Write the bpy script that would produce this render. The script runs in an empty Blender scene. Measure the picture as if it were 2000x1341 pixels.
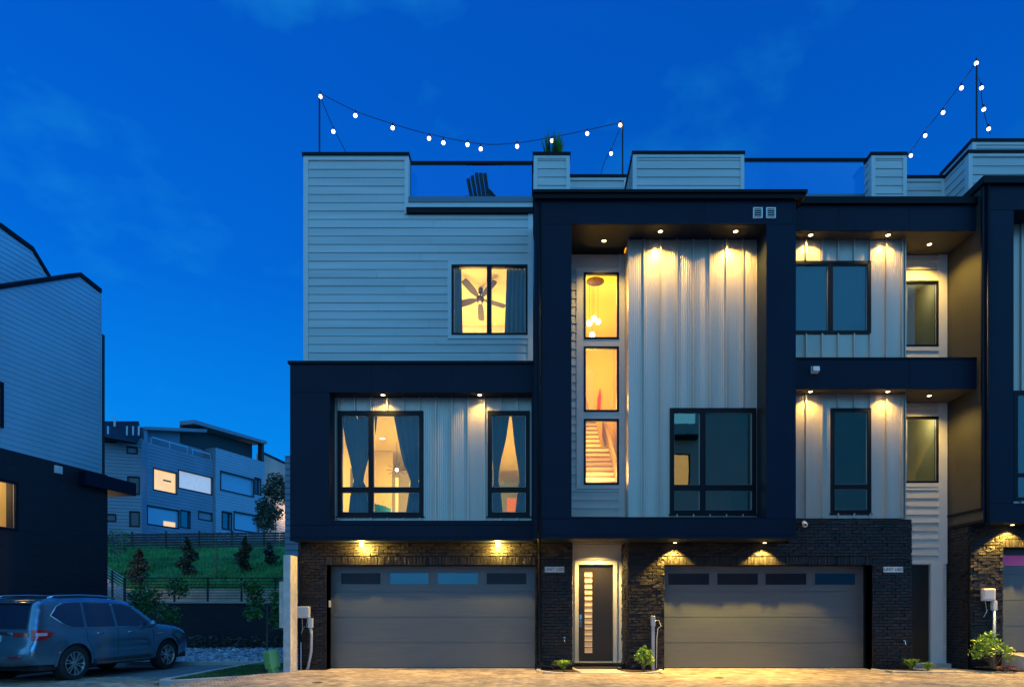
import bpy, bmesh, math, random
from mathutils import Vector, Matrix, noise
from mathutils.geometry import delaunay_2d_cdt
R = math.radians
random.seed(7)
sc = bpy.context.scene
col = sc.collection

# ------------------------------------------------------------------ camera
CAMZ, VPX, HOR, FP = 1.44, 1050.0, 1190.0, 1300.0
cam_d = bpy.data.cameras.new('camera')
cam = bpy.data.objects.new('camera', cam_d); col.objects.link(cam)
cam.location = (0, 0, CAMZ); cam.rotation_euler = (R(90), 0, 0)
cam_d.sensor_width = 36; cam_d.lens = 36 * FP / 2000
cam_d.shift_x = -(VPX - 1000) / 2000
cam_d.shift_y = (HOR - 670.5) / 2000
cam_d.clip_end = 2000
sc.camera = cam
sc.render.resolution_x = 1024; sc.render.resolution_y = 686
sc.view_settings.view_transform = 'Standard'; sc.view_settings.look = 'None'
sc.view_settings.exposure = 0; sc.view_settings.gamma = 1
try: sc.cycles.sample_clamp_indirect = 3
except Exception: pass

# ------------------------------------------------------------------ dusk sky
w = bpy.data.worlds.new('World'); sc.world = w; w.use_nodes = True
nt = w.node_tree; nt.nodes.clear()
def N(t, nt_=None, **k):
    n = (nt_ or nt).nodes.new(t)
    for a, b in k.items(): setattr(n, a, b)
    return n
tc = N('ShaderNodeTexCoord'); sep = N('ShaderNodeSeparateXYZ')
nt.links.new(tc.outputs['Generated'], sep.inputs[0])
rp = N('ShaderNodeValToRGB')
nt.links.new(sep.outputs['Z'], rp.inputs[0])
e = rp.color_ramp.elements
e[0].position = 0.0; e[0].color = (.002, .30, .86, 1)
e[1].position = 1.0; e[1].color = (.14, .62, 1.5, 1)  # zenith, out of view, has added brightness to lift ground, roofs and car
for p, c in ((.18, (0.001, .235, .79, 1)), (.42, (0.0006, .125, .62, 1)), (.6, (0.0005, .095, .54, 1)), (.72, (.0008, .085, .50, 1)), (.85, (.02, .19, .72, 1))):
    q = e.new(p); q.color = c
# afterglow on the side behind the camera
ny = N('ShaderNodeMath', operation='MULTIPLY'); ny.inputs[1].default_value = -1
nt.links.new(sep.outputs['Y'], ny.inputs[0])
mr = N('ShaderNodeMapRange', interpolation_type='SMOOTHSTEP')
mr.inputs['From Min'].default_value = -.15; mr.inputs['From Max'].default_value = .75
nt.links.new(ny.outputs[0], mr.inputs['Value'])
mx = N('ShaderNodeMix', data_type='RGBA')
nt.links.new(mr.outputs[0], mx.inputs[0])
nt.links.new(rp.outputs[0], mx.inputs[6]); mx.inputs[7].default_value = (.145, .57, 1.12, 1)
# left side of the sky a little brighter
mr2 = N('ShaderNodeMapRange'); mr2.inputs['From Min'].default_value = -.75; mr2.inputs['From Max'].default_value = .2
mr2.inputs['To Min'].default_value = 1.18; mr2.inputs['To Max'].default_value = .97
nt.links.new(sep.outputs['X'], mr2.inputs['Value'])
# thin wisps of cloud
nz = N('ShaderNodeTexNoise'); nz.inputs['Scale'].default_value = 3.6; nz.inputs['Detail'].default_value = 5; nz.inputs['Roughness'].default_value = .55
mp = N('ShaderNodeMapping'); mp.inputs['Scale'].default_value = (1.0, 1.0, 1.7); mp.inputs['Location'].default_value = (2.3, 0.4, .6)
nt.links.new(tc.outputs['Generated'], mp.inputs[0]); nt.links.new(mp.outputs[0], nz.inputs['Vector'])
mr3 = N('ShaderNodeMapRange'); mr3.inputs['From Min'].default_value = .53; mr3.inputs['From Max'].default_value = .76
mr3.inputs['To Max'].default_value = .75
nt.links.new(nz.outputs[0], mr3.inputs['Value'])
mx2 = N('ShaderNodeMix', data_type='RGBA')
nt.links.new(mr3.outputs[0], mx2.inputs[0]); nt.links.new(mx.outputs[2], mx2.inputs[6]); mx2.inputs[7].default_value = (.01, .26, .66, 1)
bg = N('ShaderNodeBackground'); out = N('ShaderNodeOutputWorld')
mr4 = N('ShaderNodeMapRange', interpolation_type='SMOOTHSTEP'); mr4.inputs['From Min'].default_value = .62; mr4.inputs['From Max'].default_value = .95; mr4.inputs['To Max'].default_value = 2.3  # added boost of the unseen sky to the right, brightens the left side
nt.links.new(sep.outputs['X'], mr4.inputs['Value'])
ad4 = N('ShaderNodeMath', operation='ADD'); nt.links.new(mr2.outputs[0], ad4.inputs[0]); nt.links.new(mr4.outputs[0], ad4.inputs[1])
nt.links.new(mx2.outputs[2], bg.inputs[0]); nt.links.new(ad4.outputs[0], bg.inputs[1]); nt.links.new(bg.outputs[0], out.inputs[0])

# faint afterglow light, very soft
sd = bpy.data.lights.new('afterglow', 'SUN'); sd.energy = .05; sd.angle = R(40); sd.color = (.75, .85, 1)
so = bpy.data.objects.new('afterglow', sd); col.objects.link(so); so.rotation_euler = (R(62), 0, R(-25))

# ------------------------------------------------------------------ helpers
def PX(px, Y): return (px - VPX) / FP * Y
def PZ(py, Y): return CAMZ + (HOR - py) / FP * Y
ORG = {}
def tag(o, label=None, cat=None, group=None, kind=None):
    if label: o['label'] = label
    if cat: o['category'] = cat
    if group: o['group'] = group
    if kind: o['kind'] = kind
    return o
def thing(name, loc, label, cat, group=None, rz=0):
    o = bpy.data.objects.new(name, None); col.objects.link(o)
    o.location = loc; o.rotation_euler = (0, 0, rz); o.empty_display_size = .2
    ORG[o] = Vector(loc)
    return tag(o, label, cat, group)
def copy_tree(o, parent=None):
    c = o.copy(); col.objects.link(c)
    if parent is not None: c.parent = parent
    for ch in [x for x in col.objects if x.parent == o]: copy_tree(ch, c)
    return c
class Fr:                       # a vertical plane: u along it, d outward, z up
    def __init__(s, ox, oy, ang=0):
        a = R(ang); s.o = (ox, oy); s.u = (math.cos(a), math.sin(a)); s.n = (math.sin(a), -math.cos(a))
    def p(s, u, d, z): return (s.o[0] + s.u[0]*u + s.n[0]*d, s.o[1] + s.u[1]*u + s.n[1]*d, z)
class MB:
    def __init__(s): s.v = []; s.f = []; s.mi = []; s.m = 0
    def add(s, vs, fs):
        b = len(s.v); s.v += [tuple(x) for x in vs]
        for f in fs: s.f.append([b + i for i in f]); s.mi.append(s.m)
        return s
    def box(s, x0, x1, y0, y1, z0, z1):
        return s.add([(x0,y0,z0),(x1,y0,z0),(x1,y1,z0),(x0,y1,z0),(x0,y0,z1),(x1,y0,z1),(x1,y1,z1),(x0,y1,z1)],
                     [(0,3,2,1),(4,5,6,7),(0,1,5,4),(1,2,6,5),(2,3,7,6),(3,0,4,7)])
    def fbox(s, F, u0, u1, d0, d1, z0, z1):      # d1 is the outer face
        P = F.p
        return s.add([P(u0,d1,z0),P(u1,d1,z0),P(u1,d0,z0),P(u0,d0,z0),P(u0,d1,z1),P(u1,d1,z1),P(u1,d0,z1),P(u0,d0,z1)],
                     [(0,3,2,1),(4,5,6,7),(0,1,5,4),(1,2,6,5),(2,3,7,6),(3,0,4,7)])
    def prism(s, F, poly, d0, d1):               # poly of (u, z), CCW seen from outside
        n = len(poly)
        vs = [F.p(u, d1, z) for u, z in poly] + [F.p(u, d0, z) for u, z in poly]
        fs = [tuple(range(n)), tuple(range(2*n-1, n-1, -1))] + [(i, n+i, n+(i+1) % n, (i+1) % n) for i in range(n)]
        return s.add(vs, fs)
    def tube(s, pts, r, seg=8, caps=True, rads=None):
        pts = [Vector(p) for p in pts]; n = len(pts); b = len(s.v); vs = []; fs = []
        up = Vector((0, 0, 1)); prev = None
        for i, p in enumerate(pts):
            t = (pts[min(i+1, n-1)] - pts[max(i-1, 0)])
            t = t.normalized() if t.length > 1e-9 else Vector((0,0,1))
            if prev is None:
                a = t.cross(up if abs(t.z) < .9 else Vector((1, 0, 0))).normalized()
            else:
                a = (prev - t * prev.dot(t)).normalized()
            prev = a; c = t.cross(a); rr = rads[i] if rads else r
            for k in range(seg):
                q = 2*math.pi*k/seg; vs.append(p + a*math.cos(q)*rr + c*math.sin(q)*rr)
        for i in range(n-1):
            for k in range(seg):
                k2 = (k+1) % seg; fs.append((i*seg+k, i*seg+k2, (i+1)*seg+k2, (i+1)*seg+k))
        if caps: fs.append(tuple(range(seg-1, -1, -1))); fs.append(tuple((n-1)*seg+k for k in range(seg)))
        return s.add(vs, fs)
    def lathe(s, c, prof, seg=20, axis='z', caps=True):     # prof of (radius, height)
        vs = []; fs = []; n = len(prof)
        for r, h in prof:
            for k in range(seg):
                q = 2*math.pi*k/seg; x, y = r*math.cos(q), r*math.sin(q)
                v = (x, y, h) if axis == 'z' else ((x, h, y) if axis == 'y' else (h, x, y))
                vs.append((c[0]+v[0], c[1]+v[1], c[2]+v[2]))
        for i in range(n-1):
            for k in range(seg):
                k2 = (k+1) % seg
                f = (i*seg+k, i*seg+k2, (i+1)*seg+k2, (i+1)*seg+k)
                fs.append(f if axis != 'y' else f[::-1])
        if caps and prof[0][0] > 1e-4: fs.append(tuple(range(seg))[::-1 if axis != 'y' else 1])
        if caps and prof[-1][0] > 1e-4: fs.append(tuple((n-1)*seg+k for k in range(seg))[::1 if axis != 'y' else -1])
        return s.add(vs, fs)
    def sphere(s, c, r, seg=12, rings=8, sz=1):
        return s.lathe(c, [(max(r*math.sin(math.pi*i/rings), 1e-5), -r*sz*math.cos(math.pi*i/rings)) for i in range(rings+1)], seg)
    def build(s, name, mat, parent=None, label=None, cat=None, group=None, kind=None, smooth=False, loc=None, bevel=0, local=False):
        o3 = Vector((0,0,0))
        if parent is not None and not local: o3 = ORG.get(parent, o3)
        elif parent is None:
            if loc is None:
                xs = [v[0] for v in s.v]; ys = [v[1] for v in s.v]; zs = [v[2] for v in s.v]
                loc = ((min(xs)+max(xs))/2, (min(ys)+max(ys))/2, min(zs))
            o3 = Vector(loc)
        me = bpy.data.meshes.new(name)
        me.from_pydata([(v[0]-o3.x, v[1]-o3.y, v[2]-o3.z) for v in s.v], [], s.f)
        mats = mat if isinstance(mat, (list, tuple)) else [mat]
        for m in mats: me.materials.append(m)
        if len(mats) > 1: me.polygons.foreach_set('material_index', s.mi)
        if smooth: me.polygons.foreach_set('use_smooth', [True]*len(me.polygons))
        me.update()
        o = bpy.data.objects.new(name, me); col.objects.link(o)
        if parent is not None: o.parent = parent; ORG[o] = o3
        else: o.location = loc; ORG[o] = Vector(loc)
        if bevel:
            b = o.modifiers.new('bevel', 'BEVEL'); b.width = bevel; b.segments = 2; b.limit_method = 'ANGLE'
        tag(o, label, cat, group, kind)
        return o

# ------------------------------------------------------------------ materials
def pmat(name, base, rough=.5, metal=0, var=0, vscale=3, bump=0, bscale=40, stretch=(1,1,1), emit=None, es=0, spec=.5, coat=0, detail=4, isl=0):
    m = bpy.data.materials.new(name); m.use_nodes = True; t = m.node_tree; b = t.nodes['Principled BSDF']
    b.inputs['Base Color'].default_value = (*base, 1); b.inputs['Roughness'].default_value = rough
    b.inputs['Metallic'].default_value = metal; b.inputs['Specular IOR Level'].default_value = spec
    b.inputs['Coat Weight'].default_value = coat; b.inputs['Coat Roughness'].default_value = .06
    tcn = N('ShaderNodeTexCoord', t); mpn = N('ShaderNodeMapping', t); mpn.inputs['Scale'].default_value = stretch
    t.links.new(tcn.outputs['Object'], mpn.inputs[0])
    if var:
        n = N('ShaderNodeTexNoise', t); n.inputs['Scale'].default_value = vscale; n.inputs['Detail'].default_value = detail
        t.links.new(mpn.outputs[0], n.inputs['Vector'])
        r = N('ShaderNodeMapRange', t); r.inputs['From Min'].default_value = .3; r.inputs['From Max'].default_value = .7
        r.inputs['To Min'].default_value = 1-var; r.inputs['To Max'].default_value = 1+var
        t.links.new(n.outputs[0], r.inputs['Value'])
        h = N('ShaderNodeHueSaturation', t); h.inputs['Color'].default_value = (*base, 1)
        t.links.new(r.outputs[0], h.inputs['Value']); t.links.new(h.outputs[0], b.inputs['Base Color'])
        if isl:
            g = N('ShaderNodeNewGeometry', t); r2 = N('ShaderNodeMapRange', t); r2.inputs['To Min'].default_value = 1-isl; r2.inputs['To Max'].default_value = 1+isl
            t.links.new(g.outputs['Random Per Island'], r2.inputs['Value'])
            mm = N('ShaderNodeMath', t, operation='MULTIPLY'); t.links.new(r.outputs[0], mm.inputs[0]); t.links.new(r2.outputs[0], mm.inputs[1]); t.links.new(mm.outputs[0], h.inputs['Value'])
    if bump:
        n = N('ShaderNodeTexNoise', t); n.inputs['Scale'].default_value = bscale; n.inputs['Detail'].default_value = 5
        t.links.new(mpn.outputs[0], n.inputs['Vector'])
        bn = N('ShaderNodeBump', t); bn.inputs['Strength'].default_value = bump; bn.inputs['Distance'].default_value = .02
        t.links.new(n.outputs[0], bn.inputs['Height']); t.links.new(bn.outputs[0], b.inputs['Normal'])
    if emit: b.inputs['Emission Color'].default_value = (*emit, 1); b.inputs['Emission Strength'].default_value = es
    return m
def glass_mat(name, refl, tint=(1,1,1), rough=.0, wave=.0, gc=(.5,.88,1)):
    m = bpy.data.materials.new(name); m.use_nodes = True; t = m.node_tree; t.nodes.clear()
    tr = N('ShaderNodeBsdfTransparent', t); tr.inputs[0].default_value = (*tint, 1)
    gl = N('ShaderNodeBsdfGlossy', t); gl.inputs['Roughness'].default_value = rough; gl.inputs[0].default_value = (*gc, 1)
    fr = N('ShaderNodeFresnel', t); fr.inputs[0].default_value = 1.45
    ad = N('ShaderNodeMath', t, operation='ADD', use_clamp=True); ad.inputs[1].default_value = refl
    mi = N('ShaderNodeMixShader', t); o = N('ShaderNodeOutputMaterial', t)
    t.links.new(fr.outputs[0], ad.inputs[0]); t.links.new(ad.outputs[0], mi.inputs[0])
    t.links.new(tr.outputs[0], mi.inputs[1]); t.links.new(gl.outputs[0], mi.inputs[2]); t.links.new(mi.outputs[0], o.inputs[0])
    if wave:
        tcn = N('ShaderNodeTexCoord', t); n = N('ShaderNodeTexNoise', t); n.inputs['Scale'].default_value = 1.6
        t.links.new(tcn.outputs['Object'], n.inputs['Vector'])
        bn = N('ShaderNodeBump', t); bn.inputs['Strength'].default_value = wave; bn.inputs['Distance'].default_value = .02
        t.links.new(n.outputs[0], bn.inputs['Height']); t.links.new(bn.outputs[0], gl.inputs['Normal'])
    return m
def emis(name, c, s):
    m = bpy.data.materials.new(name); m.use_nodes = True; t = m.node_tree; t.nodes.clear()
    e_ = N('ShaderNodeEmission', t); e_.inputs[0].default_value = (*c, 1); e_.inputs[1].default_value = s
    o = N('ShaderNodeOutputMaterial', t); t.links.new(e_.outputs[0], o.inputs[0]); return m
M = {}
M['navy'] = pmat('charcoal_panel', (.0028, .0085, .0235), .5, spec=.18, isl=.16, var=.12, vscale=1.2, bump=.05, bscale=60)
M['joint'] = pmat('joint', (.012, .020, .036), .7)
M['flash'] = pmat('dark_flashing', (.003, .004, .008), .45, spec=.15)
M['siding'] = pmat('grey_siding', (.56, .55, .52), .6, var=.10, vscale=1.0, bump=.15, bscale=14, stretch=(.3, .3, 4.9), isl=.055)
M['trim'] = pmat('pale_trim', (.64, .63, .60), .55, var=.04)
M['bluesiding'] = pmat('slate_siding', (.26, .34, .42), .6, var=.1, vscale=1.2)
M['metal'] = pmat('ribbed_metal', (.50, .43, .37), .34, metal=.55, var=.06, vscale=1.2, stretch=(3, 3, .3))
M['brick'] = pmat('painted_brick', (.014, .0125, .013), .42, spec=.28, isl=.3, var=.28, vscale=9, bump=.6, bscale=55)
M['mortar'] = pmat('painted_mortar', (.012, .012, .013), .7, spec=.2, bump=.4, bscale=90)
M['garage'] = pmat('garage_door_steel', (.105, .122, .132), .40, metal=.35, var=.06, vscale=2, stretch=(.6, 1, 14), bump=.10, bscale=8)
M['frame'] = pmat('window_frame', (.004, .005, .009), .4, spec=.2)
M['door'] = pmat('dark_door', (.020, .017, .014), .35, var=.1)
M['frost'] = pmat('frosted_glass', (.75, .62, .45), .5, emit=(1, .50, .14), es=.32)
M['glass'] = glass_mat('clear_glass', .04, wave=.08)
M['lowe'] = glass_mat('reflective_glass', .10, (.5, .56, .6), wave=.03)
M['mirrorglass'] = glass_mat('mirror_glass', .30, (.5, .56, .6), wave=.03, gc=(.90, 1, .74))
M['railglass'] = glass_mat('railing_glass', -.035, (.80, .95, 1))
M['dark'] = pmat('dark_interior', (.03, .035, .04), .8)
M['cream'] = pmat('cream_wall', (.80, .70, .40), .8)
M['yellow'] = pmat('warm_yellow_wall', (.86, .68, .17), .8)
M['olive'] = pmat('olive_wall', (.50, .48, .28), .8)
M['tan'] = pmat('tan_wall', (.30, .20, .10), .8)
M['white'] = pmat('white_paint', (.78, .77, .74), .4)
M['steelgrey'] = pmat('galvanised_steel', (.42, .44, .47), .45, metal=.6, var=.1)
M['plastic'] = pmat('pale_plastic', (.62, .58, .53), .5, var=.05)
M['curtain'] = pmat('blue_curtain', (.008, .035, .085), .7, var=.15, vscale=6, stretch=(4, 1, .3))
M['curtain2'] = pmat('teal_curtain', (.014, .032, .045), .7, var=.15, vscale=6, stretch=(4, 1, .3))
M['teal'] = pmat('turquoise_fabric', (.01, .34, .48), .7, var=.1)
M['orange'] = pmat('orange_panel', (.60, .20, .01), .6)
M['wood'] = pmat('fan_wood', (.035, .022, .018), .5, var=.2)
M['bronze'] = pmat('bronze_metal', (.05, .03, .02), .4, metal=.6)
M['tread'] = pmat('stair_tread', (.16, .09, .04), .5, var=.1)
M['riser'] = pmat('stair_riser', (.82, .66, .42), .6)
M['lamp'] = emis('lamp_glow', (1, .72, .36), 14)
M['lampw'] = emis('lamp_glow_pale', (1, .80, .52), 9)
M['bulb'] = emis('bulb_glow', (1, .74, .45), 6)
M['wire'] = pmat('black_wire', (.012, .012, .016), .6)
M['concrete'] = pmat('concrete', (.42, .39, .35), .85, var=.12, vscale=5, bump=.3, bscale=60)
M['curb'] = pmat('kerb_concrete', (.46, .42, .37), .85, var=.12, vscale=4, bump=.25, bscale=50)
M['stucco'] = pmat('rough_stucco', (.55, .50, .44), .9, var=.18, vscale=7, bump=.8, bscale=35)
M['mulch'] = pmat('mulch', (.05, .022, .012), .95, var=.5, vscale=30, bump=1, bscale=50)
M['soil'] = pmat('soil', (.045, .05, .03), .95, var=.4, vscale=12, bump=.8, bscale=30)
M['asphalt'] = pmat('asphalt', (.15, .155, .16), .8, var=.2, vscale=2.5, bump=.4, bscale=120)
M['hill'] = pmat('hill_grass', (.04, .16, .04), .95, var=.5, vscale=1.1, bump=1, bscale=9)
M['grass'] = pmat('grass_blade', (.05, .10, .018), .8, var=.35, vscale=6)
M['leafd'] = pmat('dark_leaf', (.050, .062, .035), .45, var=.5, vscale=5)
M['leafm'] = pmat('green_leaf', (.07, .19, .035), .5, var=.4, vscale=6, isl=.4)
M['leafy'] = pmat('lime_leaf', (.22, .36, .04), .5, var=.4, vscale=12, isl=.35)
M['bark'] = pmat('bark', (.16, .12, .09), .9, var=.2)
M['rock'] = pmat('river_rock', (.30, .32, .36), .6, var=.45, vscale=7, isl=.55)
M['blackwall'] = pmat('black_brick_wall', (.007, .008, .014), .55, var=.3, vscale=4, bump=.5, bscale=12, stretch=(.4, .4, 2))
M['green_box'] = pmat('green_plastic', (.16, .38, .12), .5, var=.08)
M['pink'] = pmat('pink_panel', (.85, .12, .36), .5)
M['rubber'] = pmat('tyre_rubber', (.016, .016, .018), .8)
M['chrome'] = pmat('chrome', (.75, .76, .78), .15, metal=1)
M['rim'] = pmat('alloy_rim', (.60, .58, .56), .28, metal=.85)
M['rimdark'] = pmat('wheel_dark', (.03, .03, .034), .5, metal=.4)
M['paint'] = pmat('car_paint', (.11, .24, .34), .15, metal=.6, coat=1)
M['cladding'] = pmat('car_cladding', (.05, .055, .065), .5)
M['carglass'] = pmat('tinted_glass', (.025, .06, .13), .04, metal=.5, spec=1, coat=1)
M['taillight'] = pmat('taillight_lens', (.42, .02, .018), .15, spec=.8, coat=1)
M['taillight2'] = pmat('clear_lens', (.55, .40, .50), .12, spec=.8, coat=1)
M['redleaf'] = pmat('red_leaf', (.16, .03, .03), .6, var=.4, vscale=10)
M['paver'] = pmat('clay_pavers', (.34, .26, .18), .75, var=.35, vscale=2.2, bump=.5, bscale=110, isl=.32)
M['darkpane'] = pmat('dark_pane', (.01, .012, .02), .3, spec=.3)
M['plate'] = pmat('number_plate', (.60, .64, .68), .4)

# ------------------------------------------------------------------ wall builders
def rects_minus(u0, u1, z0, z1, holes):
    us = sorted({u0, u1} | {min(max(h[i], u0), u1) for h in holes for i in (0, 1)})
    out_ = []
    for a, b in zip(us, us[1:]):
        if b - a < 1e-6: continue
        m = (a+b)/2; z = z0
        for h in sorted([h for h in holes if h[0] < m < h[1]], key=lambda h: h[2]):
            if h[2] > z: out_.append((a, b, z, min(h[2], z1)))
            z = max(z, h[3])
        if z < z1: out_.append((a, b, z, z1))
    return out_
def backing(mb, F, u0, u1, z0, z1, holes, d0=-.12, d1=0):
    for a, b, c, d in rects_minus(u0, u1, z0, z1, holes): mb.fbox(F, a, b, d0, d1, c, d)
def siding(mb, F, u0, u1, z0, z1, holes=(), pitch=.205, lip=.017, d=0.0):
    k = 0
    while z0 + k*pitch < z1 - 1e-4:
        zb = z0 + k*pitch; zt = min(zb+pitch, z1); k += 1
        cuts = sorted({zb, zt} | {h[i] for h in holes for i in (2, 3) if zb < h[i] < zt})
        for a, b in zip(cuts, cuts[1:]):
            m = (a+b)/2; iv = [(u0, u1)]
            for h in holes:
                if h[2] < m < h[3]:
                    nv = []
                    for p, q in iv:
                        if h[0] > p: nv.append((p, min(q, h[0])))
                        if h[1] < q: nv.append((max(p, h[1]), q))
                    iv = [x for x in nv if x[1] > x[0] + 1e-5]
            for p, q in iv:
                # butt joints here and there
                segs = []; x = p
                while x < q - 1e-6:
                    nx = q if q - x < 3.4 else x + 1.2 + 2.4*random.random()
                    segs.append((x, min(nx, q))); x = nx
                for s0, s1 in segs:
                    jz = random.uniform(-.002, .002)
                    da = d + jz + lip*(1-(a-zb)/pitch)+.002; db = d + jz + lip*(1-(b-zb)/pitch)+.002
                    e0 = s0 + (.003 if s0 > p else 0); e1 = s1 - (.003 if s1 < q else 0)
                    P = F.p
                    mb.add([P(e0,da,a),P(e1,da,a),P(e1,db,b),P(e0,db,b),P(e0,d,a),P(e1,d,a),P(e1,d,b),P(e0,d,b)],
                           [(0,1,2,3),(4,5,1,0),(5,6,2,1),(7,4,0,3)])
def bricks(mb, F, u0, u1, z0, z1, holes=(), soldiers=(), amp=1.0):
    hz, L, g = .0765, .205, .0105
    allh = list(holes) + list(soldiers); k = 0
    def brk(a, b, c, d):
        o = random.uniform(.008, .030)*amp; P = F.p
        j = [random.uniform(-.007, .007)*amp for _ in range(4)]; q = [random.uniform(-.002, .002) for _ in range(4)]
        e_ = .004
        mb.add([P(a-e_,-.004,c-e_),P(b+e_,-.004,c-e_),P(b+e_,-.004,d+e_),P(a-e_,-.004,d+e_),
                P(a+q[0],o+j[0],c+q[1]),P(b+q[2],o+j[1],c+q[3]),P(b+q[0],o+j[2],d+q[2]),P(a+q[1],o+j[3],d+q[0])],
               [(4,5,6,7),(0,1,5,4),(1,2,6,5),(2,3,7,6),(3,0,4,7)])
    while z0 + k*hz < z1 - .02:
        zb = z0+k*hz; zt = min(zb+hz-g, z1); x = u0 - (L/2 if k % 2 else 0); k += 1
        mid = (zb+zt)/2
        iv = [(u0, u1)]
        for h in allh:
            if h[2] < mid < h[3]:
                nv = []
                for p, q in iv:
                    if h[0] > p: nv.append((p, min(q, h[0])))
                    if h[1] < q: nv.append((max(p, h[1]), q))
                iv = nv
        while x < u1:
            a, b = x, x+L-g; x += L
            for p, q in iv:
                aa, bb = max(a, p), min(b, q)
                if bb - aa > .025: brk(aa, bb, zb, zt)
    for s in soldiers:
        n = int((s[1]-s[0])/.0765); st = (s[1]-s[0])/n
        for i in range(n): brk(s[0]+i*st, s[0]+(i+1)*st-g, s[2]+.005, s[3]-g)
def panels(mb, mj, F, u0, u1, z0, z1, us=(), zs=(), d=0, th=.012, g=.015):
    """cladding sheets with open joints over a black backing"""
    U = [u0] + sorted(us) + [u1]; Z = [z0] + sorted(zs) + [z1]
    mj.fbox(F, u0, u1, d-.03, d, z0, z1)
    for i in range(len(U)-1):
        for j in range(len(Z)-1):
            a = U[i] + (g/2 if i else -.002); b = U[i+1] - (g/2 if i < len(U)-2 else -.002)
            c = Z[j] + (g/2 if j else -.002); e_ = Z[j+1] - (g/2 if j < len(Z)-2 else -.002)
            mb.fbox(F, a, b, d+.001, d+th, c, e_)
def ribmetal(mb, F, u0, u1, z0, z1, holes=(), d=0, seam=.385, off=0.0):
    """standing-seam sheets with shallow pencil ribs between the seams"""
    prof = []; u = u0 - seam + off
    while u < u1:
        for k in range(8):
            a = u + seam*k/8
            if k == 0: prof += [(a-.016, .0), (a-.014, .055), (a+.014, .055), (a+.016, .0)]
            else: prof += [(a-.012, .0), (a-.004, .005), (a+.004, .005), (a+.012, .0)]
        u += seam
    for a, b, c, e_ in rects_minus(u0, u1, z0, z1, holes):
        pr = [(a, 0)] + [p for p in prof if a < p[0] < b] + [(b, 0)]
        vs = [F.p(x, d+y, c) for x, y in pr] + [F.p(x, d+y, e_) for x, y in pr]; n = len(pr)
        mb.add(vs, [(i, i+1, n+i+1, n+i) for i in range(n-1)])
def window(parent, F, u0, u1, z0, z1, d, cols=(), rows=(), fw=.055, mw=.045, glass='glass', depth=.09, out_=.035, label=None, fmat='frame', sill=None, trimw=None):
    mb = MB()
    mb.fbox(F, u0, u1, d-depth, d+out_, z0, z0+fw); mb.fbox(F, u0, u1, d-depth, d+out_, z1-fw, z1)
    mb.fbox(F, u0, u0+fw, d-depth+.001, d+out_-.001, z0+fw, z1-fw); mb.fbox(F, u1-fw, u1, d-depth+.001, d+out_-.001, z0+fw, z1-fw)
    for c in cols: mb.fbox(F, c-mw, c+mw, d-depth+.002, d+out_-.004, z0+fw, z1-fw)
    for r in rows: mb.fbox(F, u0+fw, u1-fw, d-depth+.003, d+out_-.007, r-mw, r+mw)
    wo = mb.build('window', M[fmat], parent, label=label)
    # thin inner beads
    us = [u0+fw] + [x for c in cols for x in (c-mw, c+mw)] + [u1-fw]; zs = [z0+fw] + [x for r in rows for x in (r-mw, r+mw)] + [z1-fw]
    bd = MB(); gl = MB()
    for i in range(0, len(us), 2):
        for j in range(0, len(zs), 2):
            a, b, c, e_ = us[i], us[i+1], zs[j], zs[j+1]; t = .012
            dd = d-.02
            bd.fbox(F, a, b, dd-.02, dd+.004, c, c+t); bd.fbox(F, a, b, dd-.02, dd+.004, e_-t, e_)
            bd.fbox(F, a, a+t, dd-.02, dd+.003, c+t, e_-t); bd.fbox(F, b-t, b, dd-.02, dd+.003, c+t, e_-t)
            gl.add([F.p(a, dd-.008, c), F.p(b, dd-.008, c), F.p(b, dd-.008, e_), F.p(a, dd-.008, e_)], [(0,1,2,3)])
    bd.build('glazing_bead', M['steelgrey'] if fmat == 'frame' else M[fmat], wo)
    gl.build('pane', M[glass], wo)
    if sill: MB().fbox(F, u0-.03, u1+.03, d, d+sill, z0-.035, z0-.001).build('sill', M['frame'], wo)
    return wo
def trim_ring(mb, F, u0, u1, z0, z1, w_, d0, d1):
    mb.fbox(F, u0-w_, u1+w_, d0, d1, z1, z1+w_); mb.fbox(F, u0-w_, u1+w_, d0, d1, z0-w_, z0)
    mb.fbox(F, u0-w_, u0, d0, d1-.001, z0, z1); mb.fbox(F, u1, u1+w_, d0, d1-.001, z0, z1)
def room(parent, x0, x1, y0, y1, z0, z1, mat, name='room'):
    mb = MB(); t = .05
    mb.box(x0-t, x1+t, y0, y1, z0-t, z0); mb.box(x0-t, x1+t, y0, y1, z1, z1+t)
    mb.box(x0-t, x0, y0, y1, z0, z1); mb.box(x1, x1+t, y0, y1, z0, z1); mb.box(x0-t, x1+t, y1, y1+t, z0-t, z1+t)
    return mb.build(name, M[mat], parent)
def light(kind, loc, energy, color, parent=None, size=.1, cone=None, blend=.6, name='lamp_light', aim=None):
    l = bpy.data.lights.new(name, kind); l.energy = energy; l.color = color
    if kind in ('POINT', 'SPOT'): l.shadow_soft_size = size
    if kind == 'AREA': l.size = size
    if kind == 'SPOT': l.spot_size = R(cone); l.spot_blend = blend
    o = bpy.data.objects.new(name, l); col.objects.link(o)
    if parent is not None: o.parent = parent; o.location = Vector(loc) - ORG.get(parent, Vector((0,0,0)))
    else: o.location = loc
    if aim: o.rotation_euler = Vector(aim).to_track_quat('-Z', 'Y').to_euler()
    return o
LK = 3.3
WARM = (1, .61, .095)
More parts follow.
